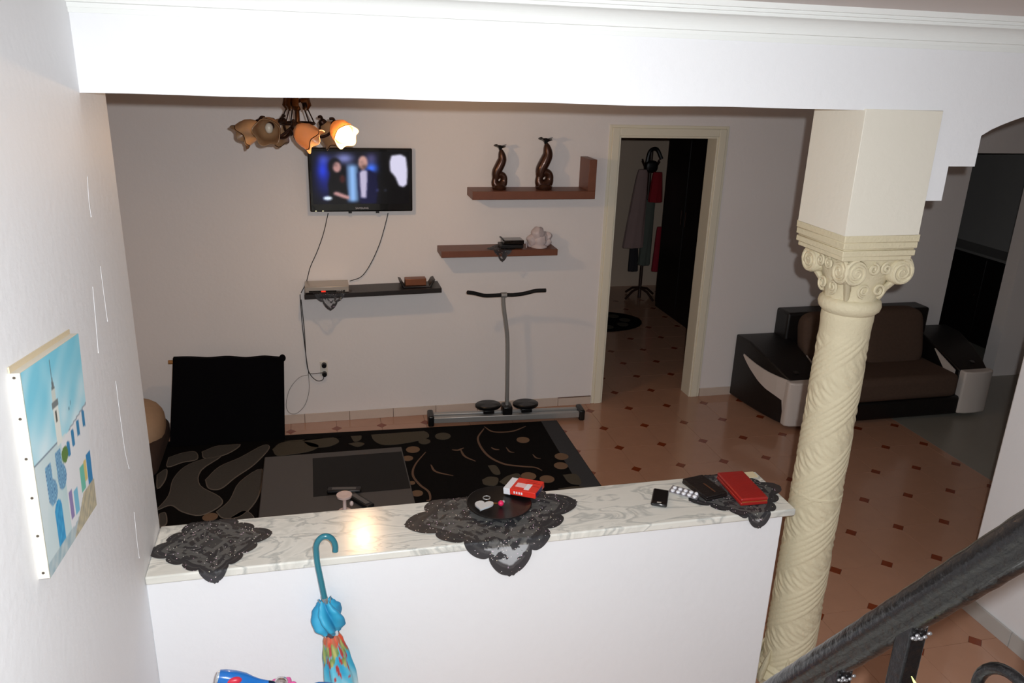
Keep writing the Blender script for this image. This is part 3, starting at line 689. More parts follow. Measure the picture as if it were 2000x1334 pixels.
for x, y, r in ((1170, 130, 30), (1147, 168, 24), (1300, 72, 34), (1220, 95, 26), (1648, 88, 28), (1815, 160, 30), (1812, 200, 30), (1672, 245, 33), (1752, 258, 32), (1533, 308, 33), (1188, 320, 26), (1165, 275, 15), (290, 423, 33)):
    c = rp(x, y); r_ = (rp(x + r, y) - c).length
    MB().lathe([(r_, zr), (r_, zr + .003)], (c.x, c.y, 0), n=24).build('dot_motif', RT if x not in (1300, 1220) else RO, rug)
for nm, pix, wd in (('a', [(1478, 38), (1452, 85), (1490, 150), (1560, 190), (1640, 202), (1700, 207), (1730, 220)], .011), ('b', [(1225, 140), (1180, 195), (1170, 240), (1200, 282), (1238, 312), (1245, 345), (1228, 350)], .009),
                    ('c', [(1248, 195), (1270, 225), (1345, 243)], .009), ('d', [(1375, 125), (1395, 158), (1442, 180)], .009), ('e', [(1510, 120), (1525, 128), (1545, 130)], .009), ('f', [(1575, 120), (1590, 138), (1610, 142)], .007), ('g', [(1690, 150), (1705, 165), (1725, 168)], .007), ('h', [(1480, 30), (1520, 52), (1600, 50), (1660, 28)], .010), ('i', [(1340, 130), (1365, 132), (1390, 122)], .010)):
    P = spline([rp(*q) for q in pix], 8); n = len(P)
    b = MB().tube([Vector((q.x, q.y, zr + .001)) for q in P], [wd * (.4 + .6 * math.sin(math.pi * i / (n - 1))) for i in range(n)], 6)
    for v in b.v: v.z = zr + max(-.001, min(.002, (v.z - zr) * .3))
    b.build('scroll_motif', mat('brown_edge_pile', (112, 86, 68), .95, var=.2, vscale=90), rug)
for pix in ([(55, 395), (110, 330), (130, 260), (180, 205), (260, 172), (335, 160), (250, 220), (245, 285), (330, 335), (335, 372), (250, 415), (170, 400), (120, 372)],
            [(270, 262), (330, 205), (420, 165), (520, 112), (545, 125), (480, 195), (400, 250), (335, 300), (285, 298)],
            [(318, 400), (375, 350), (420, 270), (515, 215), (500, 330), (430, 415), (350, 428)],
            [(110, 165), (170, 145), (225, 140), (232, 172), (170, 185), (105, 205)], [(255, 140), (330, 112), (420, 108), (360, 150), (270, 168)], [(70, 410), (95, 405), (100, 450), (72, 462)], [(380, 425), (440, 395), (480, 430), (420, 440), (384, 445)],
            [(60, 240), (100, 215), (95, 260), (62, 300)]):
    motif('leaf_motif', pix, RG)
for pix in ([(560, 130), (600, 100), (690, 95), (760, 112), (730, 135), (650, 150), (580, 156)], [(690, 92), (740, 68), (810, 70), (850, 95), (800, 118), (730, 118)], [(600, 75), (700, 60), (790, 58), (860, 70), (780, 82), (640, 96)],
            [(895, 62), (940, 62), (945, 85), (915, 95)], [(985, 50), (1100, 42), (1200, 40), (1240, 75), (1150, 100), (1050, 110), (1000, 90)], [(890, 105), (930, 98), (960, 105), (930, 118)],
            [(1495, 200), (1530, 200), (1550, 235), (1520, 235)], [(1470, 262), (1500, 248), (1540, 255), (1530, 285), (1480, 282)], [(1545, 270), (1580, 245), (1630, 235), (1640, 270), (1590, 290)], [(1820, 240), (1880, 238), (1900, 280), (1850, 275)], [(1800, 300), (1880, 290), (1930, 300), (1860, 310)]):
    motif('petal_motif', pix, RO)

# ------------------------------------------------------------------ coffee table
ct = thing('coffee_table', (.62, 1.54, 0), 'low dark coffee table with black glass inset standing on the rug', 'table')
TG = mat('charcoal_table_lacquer', (70, 68, 68), .5, var=.08, vscale=20)
xa, xb, ya, yb = .245, 1.005, 1.10, 1.865
MB().box(xa, xb, ya, yb, .365, .40).build('tabletop', TG, ct, bevel=.006)
MB().box(.505, .998, 1.375, 1.80, .4003, .4018).build('glass_inset', mat('black_glass', (8, 8, 9), .45, spec=.2), ct)
for x, y in ((xa + .05, ya + .05), (xb - .05, ya + .05), (xa + .05, yb - .05), (xb - .05, yb - .05)): MB().box(x - .03, x + .03, y - .03, y + .03, .0127, .365).build('leg', TG, ct, bevel=.004)
MB().box(xa + .06, xb - .06, ya + .06, yb - .06, .13, .15).build('lower_shelf', TG, ct, bevel=.003)
cs_ = thing('candle_holder', (.655, 1.20, .40), 'white stemmed candle holder on the coffee table', 'candle holder')
WC = mat('pinkish_white_ceramic', (222, 200, 194), .4)
MB().lathe([(.034, 0), (.032, .006), (.012, .012), (.009, .02), (.009, .07), (.014, .078)], (.655, 1.20, .4005), n=24).build('stem', WC, cs_)
MB().lathe([(.012, .076), (.036, .084), (.038, .096), (.030, .097), (.006, .092)], (.655, 1.20, .4005), n=28).build('dish', WC, cs_)
MB().blob((.688, 1.185, .452), .010, .010, .014).build('knob', WC, cs_)
rm = thing('remote_control', (.735, 1.27, .40), 'dark grey remote control beside the candle holder on the table', 'remote')
d_ = Vector((.55, -.83, 0)).normalized(); s_ = Vector((d_.y, -d_.x, 0))
MB().obox((.735, 1.275, .4115), d_ * .085, s_ * .024, (0, 0, .010)).build('body', BLACKP, rm, bevel=.006)
MB().obox((.735, 1.275, .4222), d_ * .06, s_ * .012, (0, 0, .0012)).build('keypad', mat('grey_keys', (92, 90, 90), .5), rm)
rm = thing('remote_control', (.62, 1.42, .40), 'slim black remote control on the black glass of the table', 'remote')
MB().obox((.66, 1.40, .4105), (.085, -.012, 0), (.003, .022, 0), (0, 0, .0085)).build('body', BLACKP, rm, bevel=.006)
MB().obox((.66, 1.40, .4196), (.06, -.0085, 0), (.0015, .010, 0), (0, 0, .0010)).build('keypad', mat('grey_keys', (92, 90, 90), .5), rm)

# ------------------------------------------------------------------ things on the marble ledge
tr = thing('black_tray', (1.195, .215, ZH), 'round black glossy tray on the middle doily', 'tray')
MB().lathe([(.085, 0), (.10, .003), (.122, .016), (.119, .018), (.097, .007), (.01, .006)], (1.195, .205, ZH + .0045), n=48).build('dish', mat('black_tray_lacquer', (10, 10, 11), .4), tr)
z = ZH + .012
kc = thing('heart_keychain', (1.135, .185, z), 'silver heart keychain with black ring on the tray', 'keychain')
hp = []
for i in range(40):
    t = 2 * math.pi * i / 40; hx = 16 * math.sin(t) ** 3; hy = 13 * math.cos(t) - 5 * math.cos(2 * t) - 2 * math.cos(3 * t) - math.cos(4 * t)
    a = -.5; X, Yq = hx * .0022, hy * .0024; hp.append((1.130 + X * math.cos(a) - Yq * math.sin(a), .182 + X * math.sin(a) + Yq * math.cos(a), z + .012 + X * .12))
MB().prism(hp, (0, 0, .006)).build('heart', mat('polished_silver', (232, 240, 246), .3, .4), kc, bevel=.0015)
MB().tube([(1.150 + .013 * math.cos(t * .4), .222 + .013 * math.sin(t * .4), z + .022) for t in range(16)], .0022, 6, closed=True).build('ring', STEEL, kc)
MB().tube(spline([(1.155, .21, z + .014), (1.17, .20, z + .010), (1.185, .192, z + .012)], 5), .0028, 6).build('chain', mat('gold_chain', (168, 112, 60), .35, .8), kc)
bd = thing('pink_bead', (1.20, .192, z), 'small pink bead charm lying on the black tray', 'bead')
MB().blob((1.198, .190, z + .012), .011, .011, .011).build('ball', mat('pink_bead_gloss', (226, 44, 96), .2), bd)
MB().blob((1.209, .196, z + .014), .006, .006, .006).build('cap', STEEL, bd)
# cigarette pack
pk = thing('cigarette_pack', (1.31, .25, z), 'red cigarette pack with white end leaning on the tray', 'cigarette pack')
TL = Vector((1.300, .322, .997)); ax = Vector((.086, -.066, .008)).normalized(); ay = Vector((-.060, -.085, -.004)); ay = (ay - ax * ay.dot(ax)).normalized(); az = ax.cross(ay)
if az.z < 0: az = -az
LX, LY, LZ = .104, .092, .024
def pbox(x0, x1_, y0_, y1_, z0_, z1_):
    c = TL + ax * ((x0 + x1_) / 2) + ay * ((y0_ + y1_) / 2) + az * ((z0_ + z1_) / 2 - LZ + .004)
    return MB().obox(c, ax * ((x1_ - x0) / 2), ay * ((y1_ - y0_) / 2), az * ((z1_ - z0_) / 2))
RED = mat('red_card', (226, 52, 38), .35, coat=.3)
WCARD = mat('white_card', (232, 232, 236), .4)
pbox(0, LX, 0, LY, 0, LZ).build('carton', RED, pk, bevel=.0015)
pbox(-.028, 0, .004, LY - .002, -.004, LZ - .002).build('open_lid', WCARD, pk, bevel=.0015)
pbox(.012, .066, LY * .42, LY * .74, LZ, LZ + .0006).build('warning_panel', mat('pale_print', (236, 196, 196), .4), pk)
pbox(.052, .072, LY * .40, LY * .86, LZ, LZ + .0008).build('white_stripe', WCARD, pk)
pbox(.040, LX - .006, LY * .26, LY * .285, LZ, LZ + .0006).build('print_line', mat('dark_red_print', (150, 24, 24), .4), pk)
pbox(.040, LX - .02, LY * .15, LY * .165, LZ, LZ + .0006).build('print_line', mat('dark_red_print', (150, 24, 24), .4), pk)
pbox(.070, LX - .002, LY * .5, LY * .52, LZ, LZ + .0006).build('print_line', mat('dark_red_print', (150, 24, 24), .4), pk)
for q in range(4): pbox(.016 + q * .010, .022 + q * .010, LY, LY + .0006, LZ * .3, LZ * .7).build('letter_mark', WCARD, pk)
pbox(LX - .001, LX + .0006, LY * .25, LY * .9, LZ * .1, LZ * .75).build('navy_panel', mat('navy_print', (32, 34, 84), .4), pk)
# phone
ph = thing('mobile_phone', (1.815, .145, ZH), 'small black mobile phone lying on the bare marble', 'phone')
a2 = Vector((.052, .098, 0)).normalized(); b2 = Vector((a2.y, -a2.x, 0)); c2 = Vector((1.815, .146, ZH + .0085))
MB().obox(c2, a2 * .060, b2 * .031, (0, 0, .0075)).build('case', mat('black_phone_gloss', (8, 9, 12), .12, coat=.6), ph, bevel=.007, seg=4)
MB().obox(c2 + a2 * .006 + Vector((0, 0, .0077)), a2 * .042, b2 * .026, (0, 0, .0004)).build('display', mat('phone_glass', (14, 15, 18), .05), ph)
MB().obox(c2 - a2 * .049 + Vector((0, 0, .0078)), a2 * .004, b2 * .008, (0, 0, .0006)).build('button', SILVER, ph, bevel=.0004)
# blister
bl = thing('pill_blister', (1.935, .175, ZH), 'silver blister pack of pills beside the phone', 'blister pack')
a2 = Vector((.068, -.062, 0)).normalized(); b2 = Vector((-a2.y, a2.x, 0)); c2 = Vector((1.930, .172, ZH + .0062))
FOIL = mat('silver_foil', (206, 206, 214), .25, .7, var=.2, vscale=60)
MB().obox(c2, a2 * .058, b2 * .030, (0, 0, .0007)).build('foil', FOIL, bl)
for i in range(5):
    for j in range(2):
        q = c2 + a2 * (-.044 + .022 * i) + b2 * (-.013 + .026 * j)
        mb = MB().blob((0, 0, 0), .0085, .0085, .0055, 12, 6); mb.v = [q + a2 * v.x * 1.0 + b2 * v.y * 1.2 + Vector((0, 0, v.z + .002)) for v in mb.v]; mb.build('pill_bubble', mat('white_bubble', (236, 236, 240), .2, coat=.4), bl)
# dark wallet and red wallet
wl = thing('dark_wallet', (2.015, .18, ZH), 'flat black-brown leather wallet between blister pack and red wallet', 'wallet')
P = [pt(u, v, Z=.966) for u, v in ((1336, 942), (1372, 929), (1414, 962), (1383, 974))]
cc = sum(P, Vector()) / 4; a2 = ((P[2] - P[1]) + (P[3] - P[0])).normalized(); b2 = Vector((-a2.y, a2.x, 0))
LEA = mat('black_brown_leather', (26, 20, 20), .35, var=.3, bump=.2, bscale=120)
MB().obox((cc.x, cc.y, ZH + .009), a2 * .078, b2 * .050, (0, 0, .005)).build('lower_flap', LEA, wl, bevel=.003)
MB().obox((cc.x, cc.y, ZH + .0190), a2 * .078, b2 * .049, (0, 0, .005)).build('upper_flap', LEA, wl, bevel=.003)
MB().obox((cc.x + .01, cc.y - .02, ZH + .0246), a2 * .035, b2 * .003, (0, 0, .0006)).build('trim_strip', mat('brown_trim', (92, 58, 40), .4), wl)
rw = thing('red_wallet', (2.16, .145, ZH), 'long red leather wallet on the doily beside the column', 'wallet')
RL = mat('red_leather', (168, 34, 30), .32, var=.25, vscale=12, bump=.12, bscale=150, coat=.2)
c2 = Vector((2.158, .143, ZH)); a2 = Vector((.0, -1, 0)); b2 = Vector((1, 0, 0)); a2 = Vector((-.04, -1, 0)).normalized(); b2 = Vector((-a2.y, a2.x, 0))
MB().obox(c2 + Vector((0, 0, .012)), a2 * .108, b2 * .056, (0, 0, .0075)).build('lower_cover', RL, rw, bevel=.004)
MB().obox(c2 + Vector((0, 0, .0275)), a2 * .108, b2 * .056, (0, 0, .0075)).build('upper_cover', RL, rw, bevel=.005)
MB().obox(c2 + a2 * .1085 + Vector((0, 0, .0215)), a2 * .001, b2 * .052, (0, 0, .0012)).build('zip', mat('gold_zip', (226, 150, 90), .3, .7), rw)
pc = thing('folded_card', (2.235, .255, ZH), 'small cream card tucked behind the red wallet', 'card')
MB().obox((2.245, .258, ZH + .0055), (.04, .0, 0), (0, .022, 0), (0, 0, .0015)).build('sheet', mat('cream_card', (226, 212, 176), .6), pc)

# ------------------------------------------------------------------ chandelier
HX, HY, HZ = .515, 2.07, 2.165
ch = thing('chandelier', (HX, HY, HZ), 'bronze chandelier with cream tulip shades, one of them lit', 'chandelier')
MB().lathe([(.004, -.075), (.016, -.06), (.022, -.045), (.012, -.03), (.03, -.015), (.036, 0), (.028, .02), (.012, .03), (.012, .08), (.02, .09), (.016, .10), (.010, .11)], (HX, HY, HZ), n=24).build('hub', BRONZE, ch)
MB().tube([(HX, HY, HZ + .1), (HX, HY, ZC - .03)], .009, 10).build('stem', BRONZE, ch)
MB().lathe([(.06, ZC - .001), (.058, ZC - .015), (.03, ZC - .035), (.01, ZC - .045)], (HX, HY, 0), n=28).build('ceiling_rose', BRONZE, ch)
MB().tube([(HX + .085 * math.cos(t * .2618), HY + .085 * math.sin(t * .2618), HZ + .02) for t in range(24)], .006, 8, closed=True).build('ring', BRONZED, ch)
SHADE = mat('cream_alabaster_glass', (186, 150, 112), .35, var=.4, vscale=14, coat=.3)
nt = SHADE.node_tree; b = nt.nodes['Principled BSDF']; b.inputs['Subsurface Weight'].default_value = 0
tr_ = nt.nodes.new('ShaderNodeBsdfTranslucent'); tr_.inputs[0].default_value = lin((255, 206, 150)) + (1,)
ms = nt.nodes.new('ShaderNodeMixShader'); ms.inputs[0].default_value = .25
nt.links.new(b.outputs[0], ms.inputs[1]); nt.links.new(tr_.outputs[0], ms.inputs[2]); nt.links.new(ms.outputs[0], nt.nodes['Material Output'].inputs[0])
BULBPOS = None
CHA = [(-4, (.42, -.80, -.42)), (48, (.55, .1, -.82)), (115, (-.3, .6, -.7)), (178, (-.80, -.25, -.55)), (226, (-.12, -.97, -.2)), (264, (.80, -.25, -.55))]
for q in range(6):
    a = math.radians(CHA[q][0]); d = Vector((math.cos(a), math.sin(a), 0)); H = Vector((HX, HY, HZ)); U = Vector((0, 0, 1))
    MB().tube(spline([H + d * .03 + U * .0, H + d * .09 + U * -.045, H + d * .15 + U * -.035, H + d * .185 + U * .015, H + d * .18 + U * .045, H + d * .16 + U * .045], 7), [.0075] * 35 + [.006], 8).build('arm', BRONZED, ch)
    MB().tube([H + d * .035 + U * .135, H + d * .085 + U * .02], .0035, 6).build('stay', BRONZED, ch)
    MB().tube([H + d * .02 + U * .13, H + d * .055 + U * .14, H + d * .062 + U * .11, H + d * .05 + U * .085], [.014, .022, .018, .006], 8, flat=.6).build('crown_leaf', BRONZE, ch)
    s0 = H + d * .185 + U * .02; axd = Vector(CHA[q][1]).normalized()
    MB().lathe([(.008, -.012), (.019, -.006), (.024, .010), (.020, .020)], s0, axd, 16).build('socket', BRONZED, ch)
    # tulip with five lobes
    tb = MB(); vs = []; fs = []; n = 40; u_ = axd.orthogonal().normalized(); v_ = axd.cross(u_)
    pr = [(.018, .012), (.034, .028), (.046, .052), (.050, .078), (.049, .100), (.055, .122), (.052, .1215), (.046, .099), (.047, .078), (.043, .053), (.031, .030), (.015, .016)]
    for r, h_ in [(r * 1.2, h_ * 1.05) for r, h_ in pr]:
        for k2 in range(n):
            t = 2 * math.pi * k2 / n; fl_ = max(0, (h_ - .05) / .07); rr = r * (1 + .06 * math.sin(5 * t) * fl_); hh = h_ + .007 * math.sin(5 * t) * fl_ ** 2
            vs.append(s0 + axd * hh + (u_ * math.cos(t) + v_ * math.sin(t)) * rr)
    for i in range(len(pr) - 1): fs += [(i * n + k2, i * n + (k2 + 1) % n, (i + 1) * n + (k2 + 1) % n, (i + 1) * n + k2) for k2 in range(n)]
    tb.add(vs, fs); tb.smooth = True; so = tb.build('shade', SHADE, ch)
    MB().tube([s0 + axd * .124 + (u_ * math.cos(t * .157) + v_ * math.sin(t * .157)) * (.0650 * (1 + .06 * math.sin(5 * t * .157))) + axd * (.007 * math.sin(5 * t * .157)) for t in range(40)], .0022, 5, closed=True).build('shade_rim', BRONZED, so)
    if q == 0:
        BULBPOS = s0 + axd * .095
        MB().blob(BULBPOS, .046, .046, .048, 20, 14).build('lit_bulb', mat('glowing_bulb', (255, 230, 190), .4, emit=(255, 226, 170), estr=9), ch)
    else: MB().blob(s0 + axd * .055, .020, .020, .026).build('bulb', mat('unlit_bulb', (214, 206, 190), .3), ch)
pl = bpy.data.lights.new('bulb_light', 'POINT'); plo = bpy.data.objects.new('bulb_light', pl); col.objects.link(plo)
plo.location = BULBPOS + Vector(CHA[0][1]) * .085; pl.energy = 15; pl.color = (1, .62, .32); pl.shadow_soft_size = .03

# ------------------------------------------------------------------ sofa
so = thing('sofa', (4.75, 2.8, 0), 'dark brown sofa with black arms and white curved fronts by back wall', 'sofa')
MB().box(4.08, 5.50, 2.46, 3.12, .02, .17).build('base', BLACKL, so, bevel=.02, seg=3)
MB().box(4.16, 5.36, 2.44, 2.99, .17, .36).build('seat_cushion', BROWNF, so, bevel=.05, seg=5)
MB().box(4.13, 5.42, 2.97, 3.15, .17, .74).build('back_frame', BLACKL, so, bevel=.02, seg=3)
def cushion(x0, x1_, z0_, z1_, lean):
    mb = MB().blob((0, 0, 0), (x1_ - x0) / 2, .075, (z1_ - z0_) / 2, 40, 24, .35)
    c = Vector(((x0 + x1_) / 2, 2.90, (z0_ + z1_) / 2)); mb.v = [c + Vector((v.x, v.y + lean * v.z, v.z)) for v in mb.v]; mb.build('back_cushion', BROWNF, so)
cushion(4.22, 4.72, .33, .74, .25); cushion(4.76, 5.30, .33, .76, .25)
def arm(mir):
    fx = (lambda x: x) if not mir else (lambda x: 9.55 - x)
    # black arm body: plan narrows to the front, top slopes down
    secs = [(3.14, 3.80, 4.19, .53), (2.95, 3.815, 4.19, .53), (2.75, 3.845, 4.185, .475), (2.60, 3.88, 4.175, .42), (2.50, 3.915, 4.165, .375)]
    vs = []; fs = []
    for y, xa, xb, zt in secs: vs += [(fx(xa), y, .02), (fx(xb), y, .02), (fx(xb), y, zt), (fx(xa), y, zt)]
    for i in range(len(secs) - 1):
        o = i * 4; fs += [(o + k, o + (k + 1) % 4, o + 4 + (k + 1) % 4, o + 4 + k) for k in range(4)]
    fs += [(0, 1, 2, 3), (16, 17, 18, 19)]
    MB().add(vs, fs).build('arm', BLACKL, so, bevel=.012, seg=3)
    # white front post with a foot, and the sickle running back along the outer side
    pts_ = [(2.465, 3.885), (2.44, 3.92), (2.43, 4.0), (2.43, 4.10), (2.45, 4.155), (2.515, 4.16), (2.515, 3.885)]
    MB().prism([(fx(x), y, .03) for y, x in pts_], (0, 0, .345)).build('white_front', WLEATH, so, bevel=.012, seg=3)
    ip = lambda v, P: next(pa[1] + (pb[1] - pa[1]) * (pa[0] - v) / (pa[0] - pb[0]) for pa, pb in zip(P, P[1:]) if pb[0] <= v <= pa[0])
    side = [(3.2, 3.80), (2.95, 3.815), (2.75, 3.845), (2.60, 3.88), (2.50, 3.915), (2.4, 3.95)]
    upz = [(3.1, .425), (3.0, .412), (2.85, .385), (2.70, .372), (2.5, .374), (2.4, .374)]
    loz = [(3.1, .42), (3.0, .398), (2.9, .325), (2.8, .27), (2.7, .235), (2.6, .22), (2.54, .205), (2.52, .10), (2.49, .035), (2.4, .03)]
    vs = []; fs = []; ns = 24
    for i in range(ns + 1):
        y = 3.0 - .5 * i / ns; x = ip(y, side) - .009
        vs += [(fx(x), y, ip(y, upz)), (fx(x), y, ip(y, loz)), (fx(x + .05), y, ip(y, loz)), (fx(x + .05), y, ip(y, upz))]
    for i in range(ns):
        o = i * 4; fs += [(o + k, o + (k + 1) % 4, o + 4 + (k + 1) % 4, o + 4 + k) for k in range(4)]
    fs += [(0, 1, 2, 3), tuple(ns * 4 + k for k in range(4))]
    MB().add(vs, fs).build('white_sickle', WLEATH, so)
    x_ = fx(4.192)
    MB().prism([(x_, 2.76, .465), (x_, 2.515, .372), (x_, 2.515, .25), (x_, 2.62, .34)], (.012 if not mir else -.012, 0, 0)).build('inner_sickle', WLEATH, so)
    MB().lathe([(.022, 0), (.018, .004)], (fx(4.0), 2.57, .409), (0, -.3, 1), 18).build('badge', BLACKG, so)
arm(False); arm(True)
for x in (3.95, 5.6):
    for y in (2.6, 3.0): MB().lathe([(.02, 0), (.024, .03)], (x, y, 0), n=12).build('foot', BLACKP, so)

# ------------------------------------------------------------------ room behind: wardrobe, coat stand, clothes, rug
wd = thing('wardrobe', (4.52, 5.2, 0), 'tall black wardrobe inside the room behind the doorway', 'wardrobe')
BLKM = mat('black_wardrobe_wood', (20, 15, 15), .5, var=.3)
MB().box(4.22, 4.85, 4.58, 5.66, .0, 2.2).build('carcass', BLKM, wd, bevel=.004)
for a, b in ((4.60, 5.11), (5.13, 5.64)):
    dr_ = MB().box(4.205, 4.219, a, b, .06, 2.16).build('door', BLKM, wd, bevel=.003)
    MB().tube([(4.192, (a if a > 5 else b) + (.04 if a > 5 else -.04), z_) for z_ in (1.0, 1.15)], .006, 8).build('handle', BRONZED, dr_)
csx, csy = 4.17, 6.0
cst = thing('coat_stand', (csx, csy, 0), 'dark standing coat rack inside the room behind the doorway', 'coat rack')
MB().tube([(csx, csy, .0), (csx, csy, 1.66)], .018, 10).build('pole', DWOOD, cst)
for q in range(4):
    a = q * math.pi / 2 + .4; d = Vector((math.cos(a), math.sin(a), 0)); c = Vector((csx, csy, 0))
    MB().tube([c + Vector((0, 0, .12)), c + d * .12 + Vector((0, 0, .09)), c + d * .22 + Vector((0, 0, .015))], .014, 8).build('foot', DWOOD, cst)
    MB().tube([c + Vector((0, 0, 1.5)), c + d * .09 + Vector((0, 0, 1.49)), c + d * .13 + Vector((0, 0, 1.55))], .009, 8).build('hook', DWOOD, cst)
def garment(name, x, y, ztop, zbot, w0, w1, m, label, cat, dep=.05, dx=0.):
    mb = MB(); vs = []; fs = []; n, mm = 28, 18
    for i in range(mm + 1):
        t = i / mm; z = ztop + (zbot - ztop) * t; wv = w0 + (w1 - w0) * t ** .6
        for q in range(n):
            a = 2 * math.pi * q / n; f = 1 + .13 * math.sin(7 * a + 2 * t) * t
            vs.append((x + dx * t + wv * f * math.cos(a), y + dep * (.6 + .4 * t) * f * math.sin(a), z))
    for i in range(mm): fs += [(i * n + q, i * n + (q + 1) % n, (i + 1) * n + (q + 1) % n, (i + 1) * n + q) for q in range(n)]
    fs += [tuple(range(n))]
    mb.add(vs, fs); mb.smooth = True
    return tag(mb.build(name, m), label, cat)
garment('bathrobe', 4.03, 5.86, 1.47, .62, .05, .11, mat('pale_pink_cloth', (158, 132, 128), .9, var=.2), 'pale pink robe hanging on the left of the coat rack', 'robe', .045, -.05)
garment('red_blouse', 4.205, 5.87, 1.44, 1.12, .05, .075, mat('red_cloth', (150, 20, 34), .9, var=.2), 'red top hanging high on the coat rack', 'blouse', .05)
garment('grey_trousers', 4.185, 5.95, 1.13, .40, .055, .065, mat('grey_green_cloth', (92, 98, 90), .9, var=.2), 'grey-green trousers hanging below the red top', 'trousers', .05, -.015)
garment('red_scarf', 4.275, 5.84, .85, .35, .03, .05, mat('dark_red_cloth', (140, 18, 40), .9, var=.2), 'dark red scarf hanging low beside the wardrobe', 'scarf', .03)
garment('dark_coat', 4.07, 6.06, .92, .30, .03, .055, mat('charcoal_cloth', (44, 42, 46), .9, var=.2), 'charcoal cloth hanging behind the grey-green trousers', 'coat', .03, .02)
bg = thing('handbag', (4.13, 5.90, 1.45), 'black handbag hanging on the top hooks of the coat rack', 'bag')
MB().blob((4.12, 5.87, 1.50), .075, .045, .065, 20, 12, .7).build('pouch', BLACKL, bg)
MB().tube(spline([(4.07, 5.87, 1.54), (4.10, 5.88, 1.66), (4.18, 5.89, 1.68), (4.24, 5.88, 1.58)], 6), .02, 8).build('strap', BLACKL, bg)
mr = thing('small_rug', (3.5, 5.2, 0), 'small dark patterned rug on the floor behind the doorway', 'rug')
RX, RY = 3.42, 5.18
MB().prism([(RX + .43 * math.cos(t * .1745), RY + .33 * math.sin(t * .1745), .0005) for t in range(36)], (0, 0, .008)).build('pile', RB, mr)
for q in range(8):
    a = q * .785; MB().lathe([(.06, .0086), (.06, .0105)], (RX + .26 * math.cos(a), RY + .2 * math.sin(a), 0), n=12).build('dot_motif', RO, mr)
# dark room at right: black sideboard
sb = thing('black_cabinet', (7.02, 4.2, 0), 'black waist-high cabinet in the unlit doorway at far right', 'cabinet')
MB().box(6.86, 7.18, 3.42, 5.0, .03, .88).build('body', BLKM, sb, bevel=.004)
MB().box(6.84, 7.19, 3.40, 5.02, .88, .905).build('top', mat('grey_speckled_top', (150, 146, 142), .4, var=.5, vscale=80), sb, bevel=.003)
for i in range(3):
    d_ = MB().box(6.845, 6.859, 3.44 + .52 * i, 3.94 + .52 * i, .07, .86).build('door', BLKM, sb, bevel=.003)
    MB().blob((6.838, 3.50 + .52 * i, .5), .010, .012, .012).build('knob', BRONZED, d_)
for x in (6.9, 7.14):
    for y in (3.48, 4.94): MB().box(x - .02, x + .02, y - .02, y + .02, 0, .03).build('foot', BLKM, sb)

# ------------------------------------------------------------------ umbrella
um = thing('umbrella', (.63, -.20, 0), 'furled turquoise flowered umbrella with crook handle leaning on half wall', 'umbrella')
p_top = Vector((.528, -.034, .975)); p_low = Vector((.592, -.100, .511)); ad = (p_low - p_top).normalized()
tip = p_top + ad * ((p_top.z - .004) / -ad.z)
HM = mat('teal_plastic', (42, 116, 132), .22, coat=.4)
R_ = Vector((.94, -.1, .3)).normalized()
hpts = [p_top + ad * .155, p_top + ad * .08, p_top + ad * .02]
cc_ = Vector((.560, -.032, .995))
for i in range(0, 11):
    a = math.radians(190 - 205 * i / 10); hpts.append(cc_ + Vector((.031 * math.cos(a), 0, .048 * math.sin(a) + .004)))
MB().tube(spline(hpts, 5), .0098, 14).build('crook_handle', HM, um)
MB().lathe([(.011, 0), (.011, .02)], p_top + ad * .150, ad, 14).build('collar', STEEL, um)
MB().tube([p_top + ad * .15, tip], .005, 8).build('shaft', STEEL, um)
L0 = .165; LT = (tip - p_top).length
FAB = colmat('printed_umbrella_fabric', .55)
uu = ad.orthogonal().normalized(); vv = ad.cross(uu)
def cloth_part(name, prof, pleat, amp, fn, skew=0, hem=0.):
    mb = MB(); vs = []; cs = []; fs = []; n = 96; m_ = len(prof)
    for i, (r, h_) in enumerate(prof):
        for q in range(n):
            a = 2 * math.pi * q / n; rr = r * (1 + amp * math.sin(pleat * a + skew * h_ * 30)); off = hem * math.sin(pleat * a * 2) * (i == 0)
            vs.append(p_top + ad * (h_ + off) + (uu * math.cos(a) + vv * math.sin(a)) * rr); cs.append(lin(fn(a, h_, q)))
    for i in range(m_ - 1): fs += [(i * n + q, i * n + (q + 1) % n, (i + 1) * n + (q + 1) % n, (i + 1) * n + q) for q in range(n)]
    mb.add(vs, fs); mb.c = cs; mb.smooth = True; return mb.build(name, FAB, um, recalc=True)
def blue(a, h_, q): return mixc((54, 166, 204), (30, 128, 172), .5 + .5 * math.sin(a * 7 + h_ * 40))
def flow(a, h_, q):
    c = mixc((48, 160, 196), (96, 190, 214), .5 + .5 * math.sin(a * 5 + h_ * 9))
    t = h_ - .285; e_ = nz(a * .45, h_ * 2.2); e2 = nz(a * .6 + 2, h_ * 3.1 + 1)
    if t < .03 + .012 * e_: c = mixc((206, 72, 44), (176, 120, 90), .5 + e2)
    elif t < .085 + .03 * e_ and e2 > -.25: c = mixc((62, 118, 66), (176, 176, 104), .5 + e2)
    elif t < .15 and e2 < -.38: c = (170, 60, 56)
    elif t > .12: c = mixc(c, (196, 220, 226), (t - .12) / .1 + .3 * e_)
    return c
def prof_i(keys, n_):
    out = []
    for i in range(n_ + 1):
        h_ = keys[0][1] + (keys[-1][1] - keys[0][1]) * i / n_
        for (ra, ha), (rb, hb) in zip(keys, keys[1:]):
            if ha <= h_ <= hb + 1e-9: t = (h_ - ha) / (hb - ha); t = t * t * (3 - 2 * t); out.append((ra + (rb - ra) * t, h_)); break
    return out
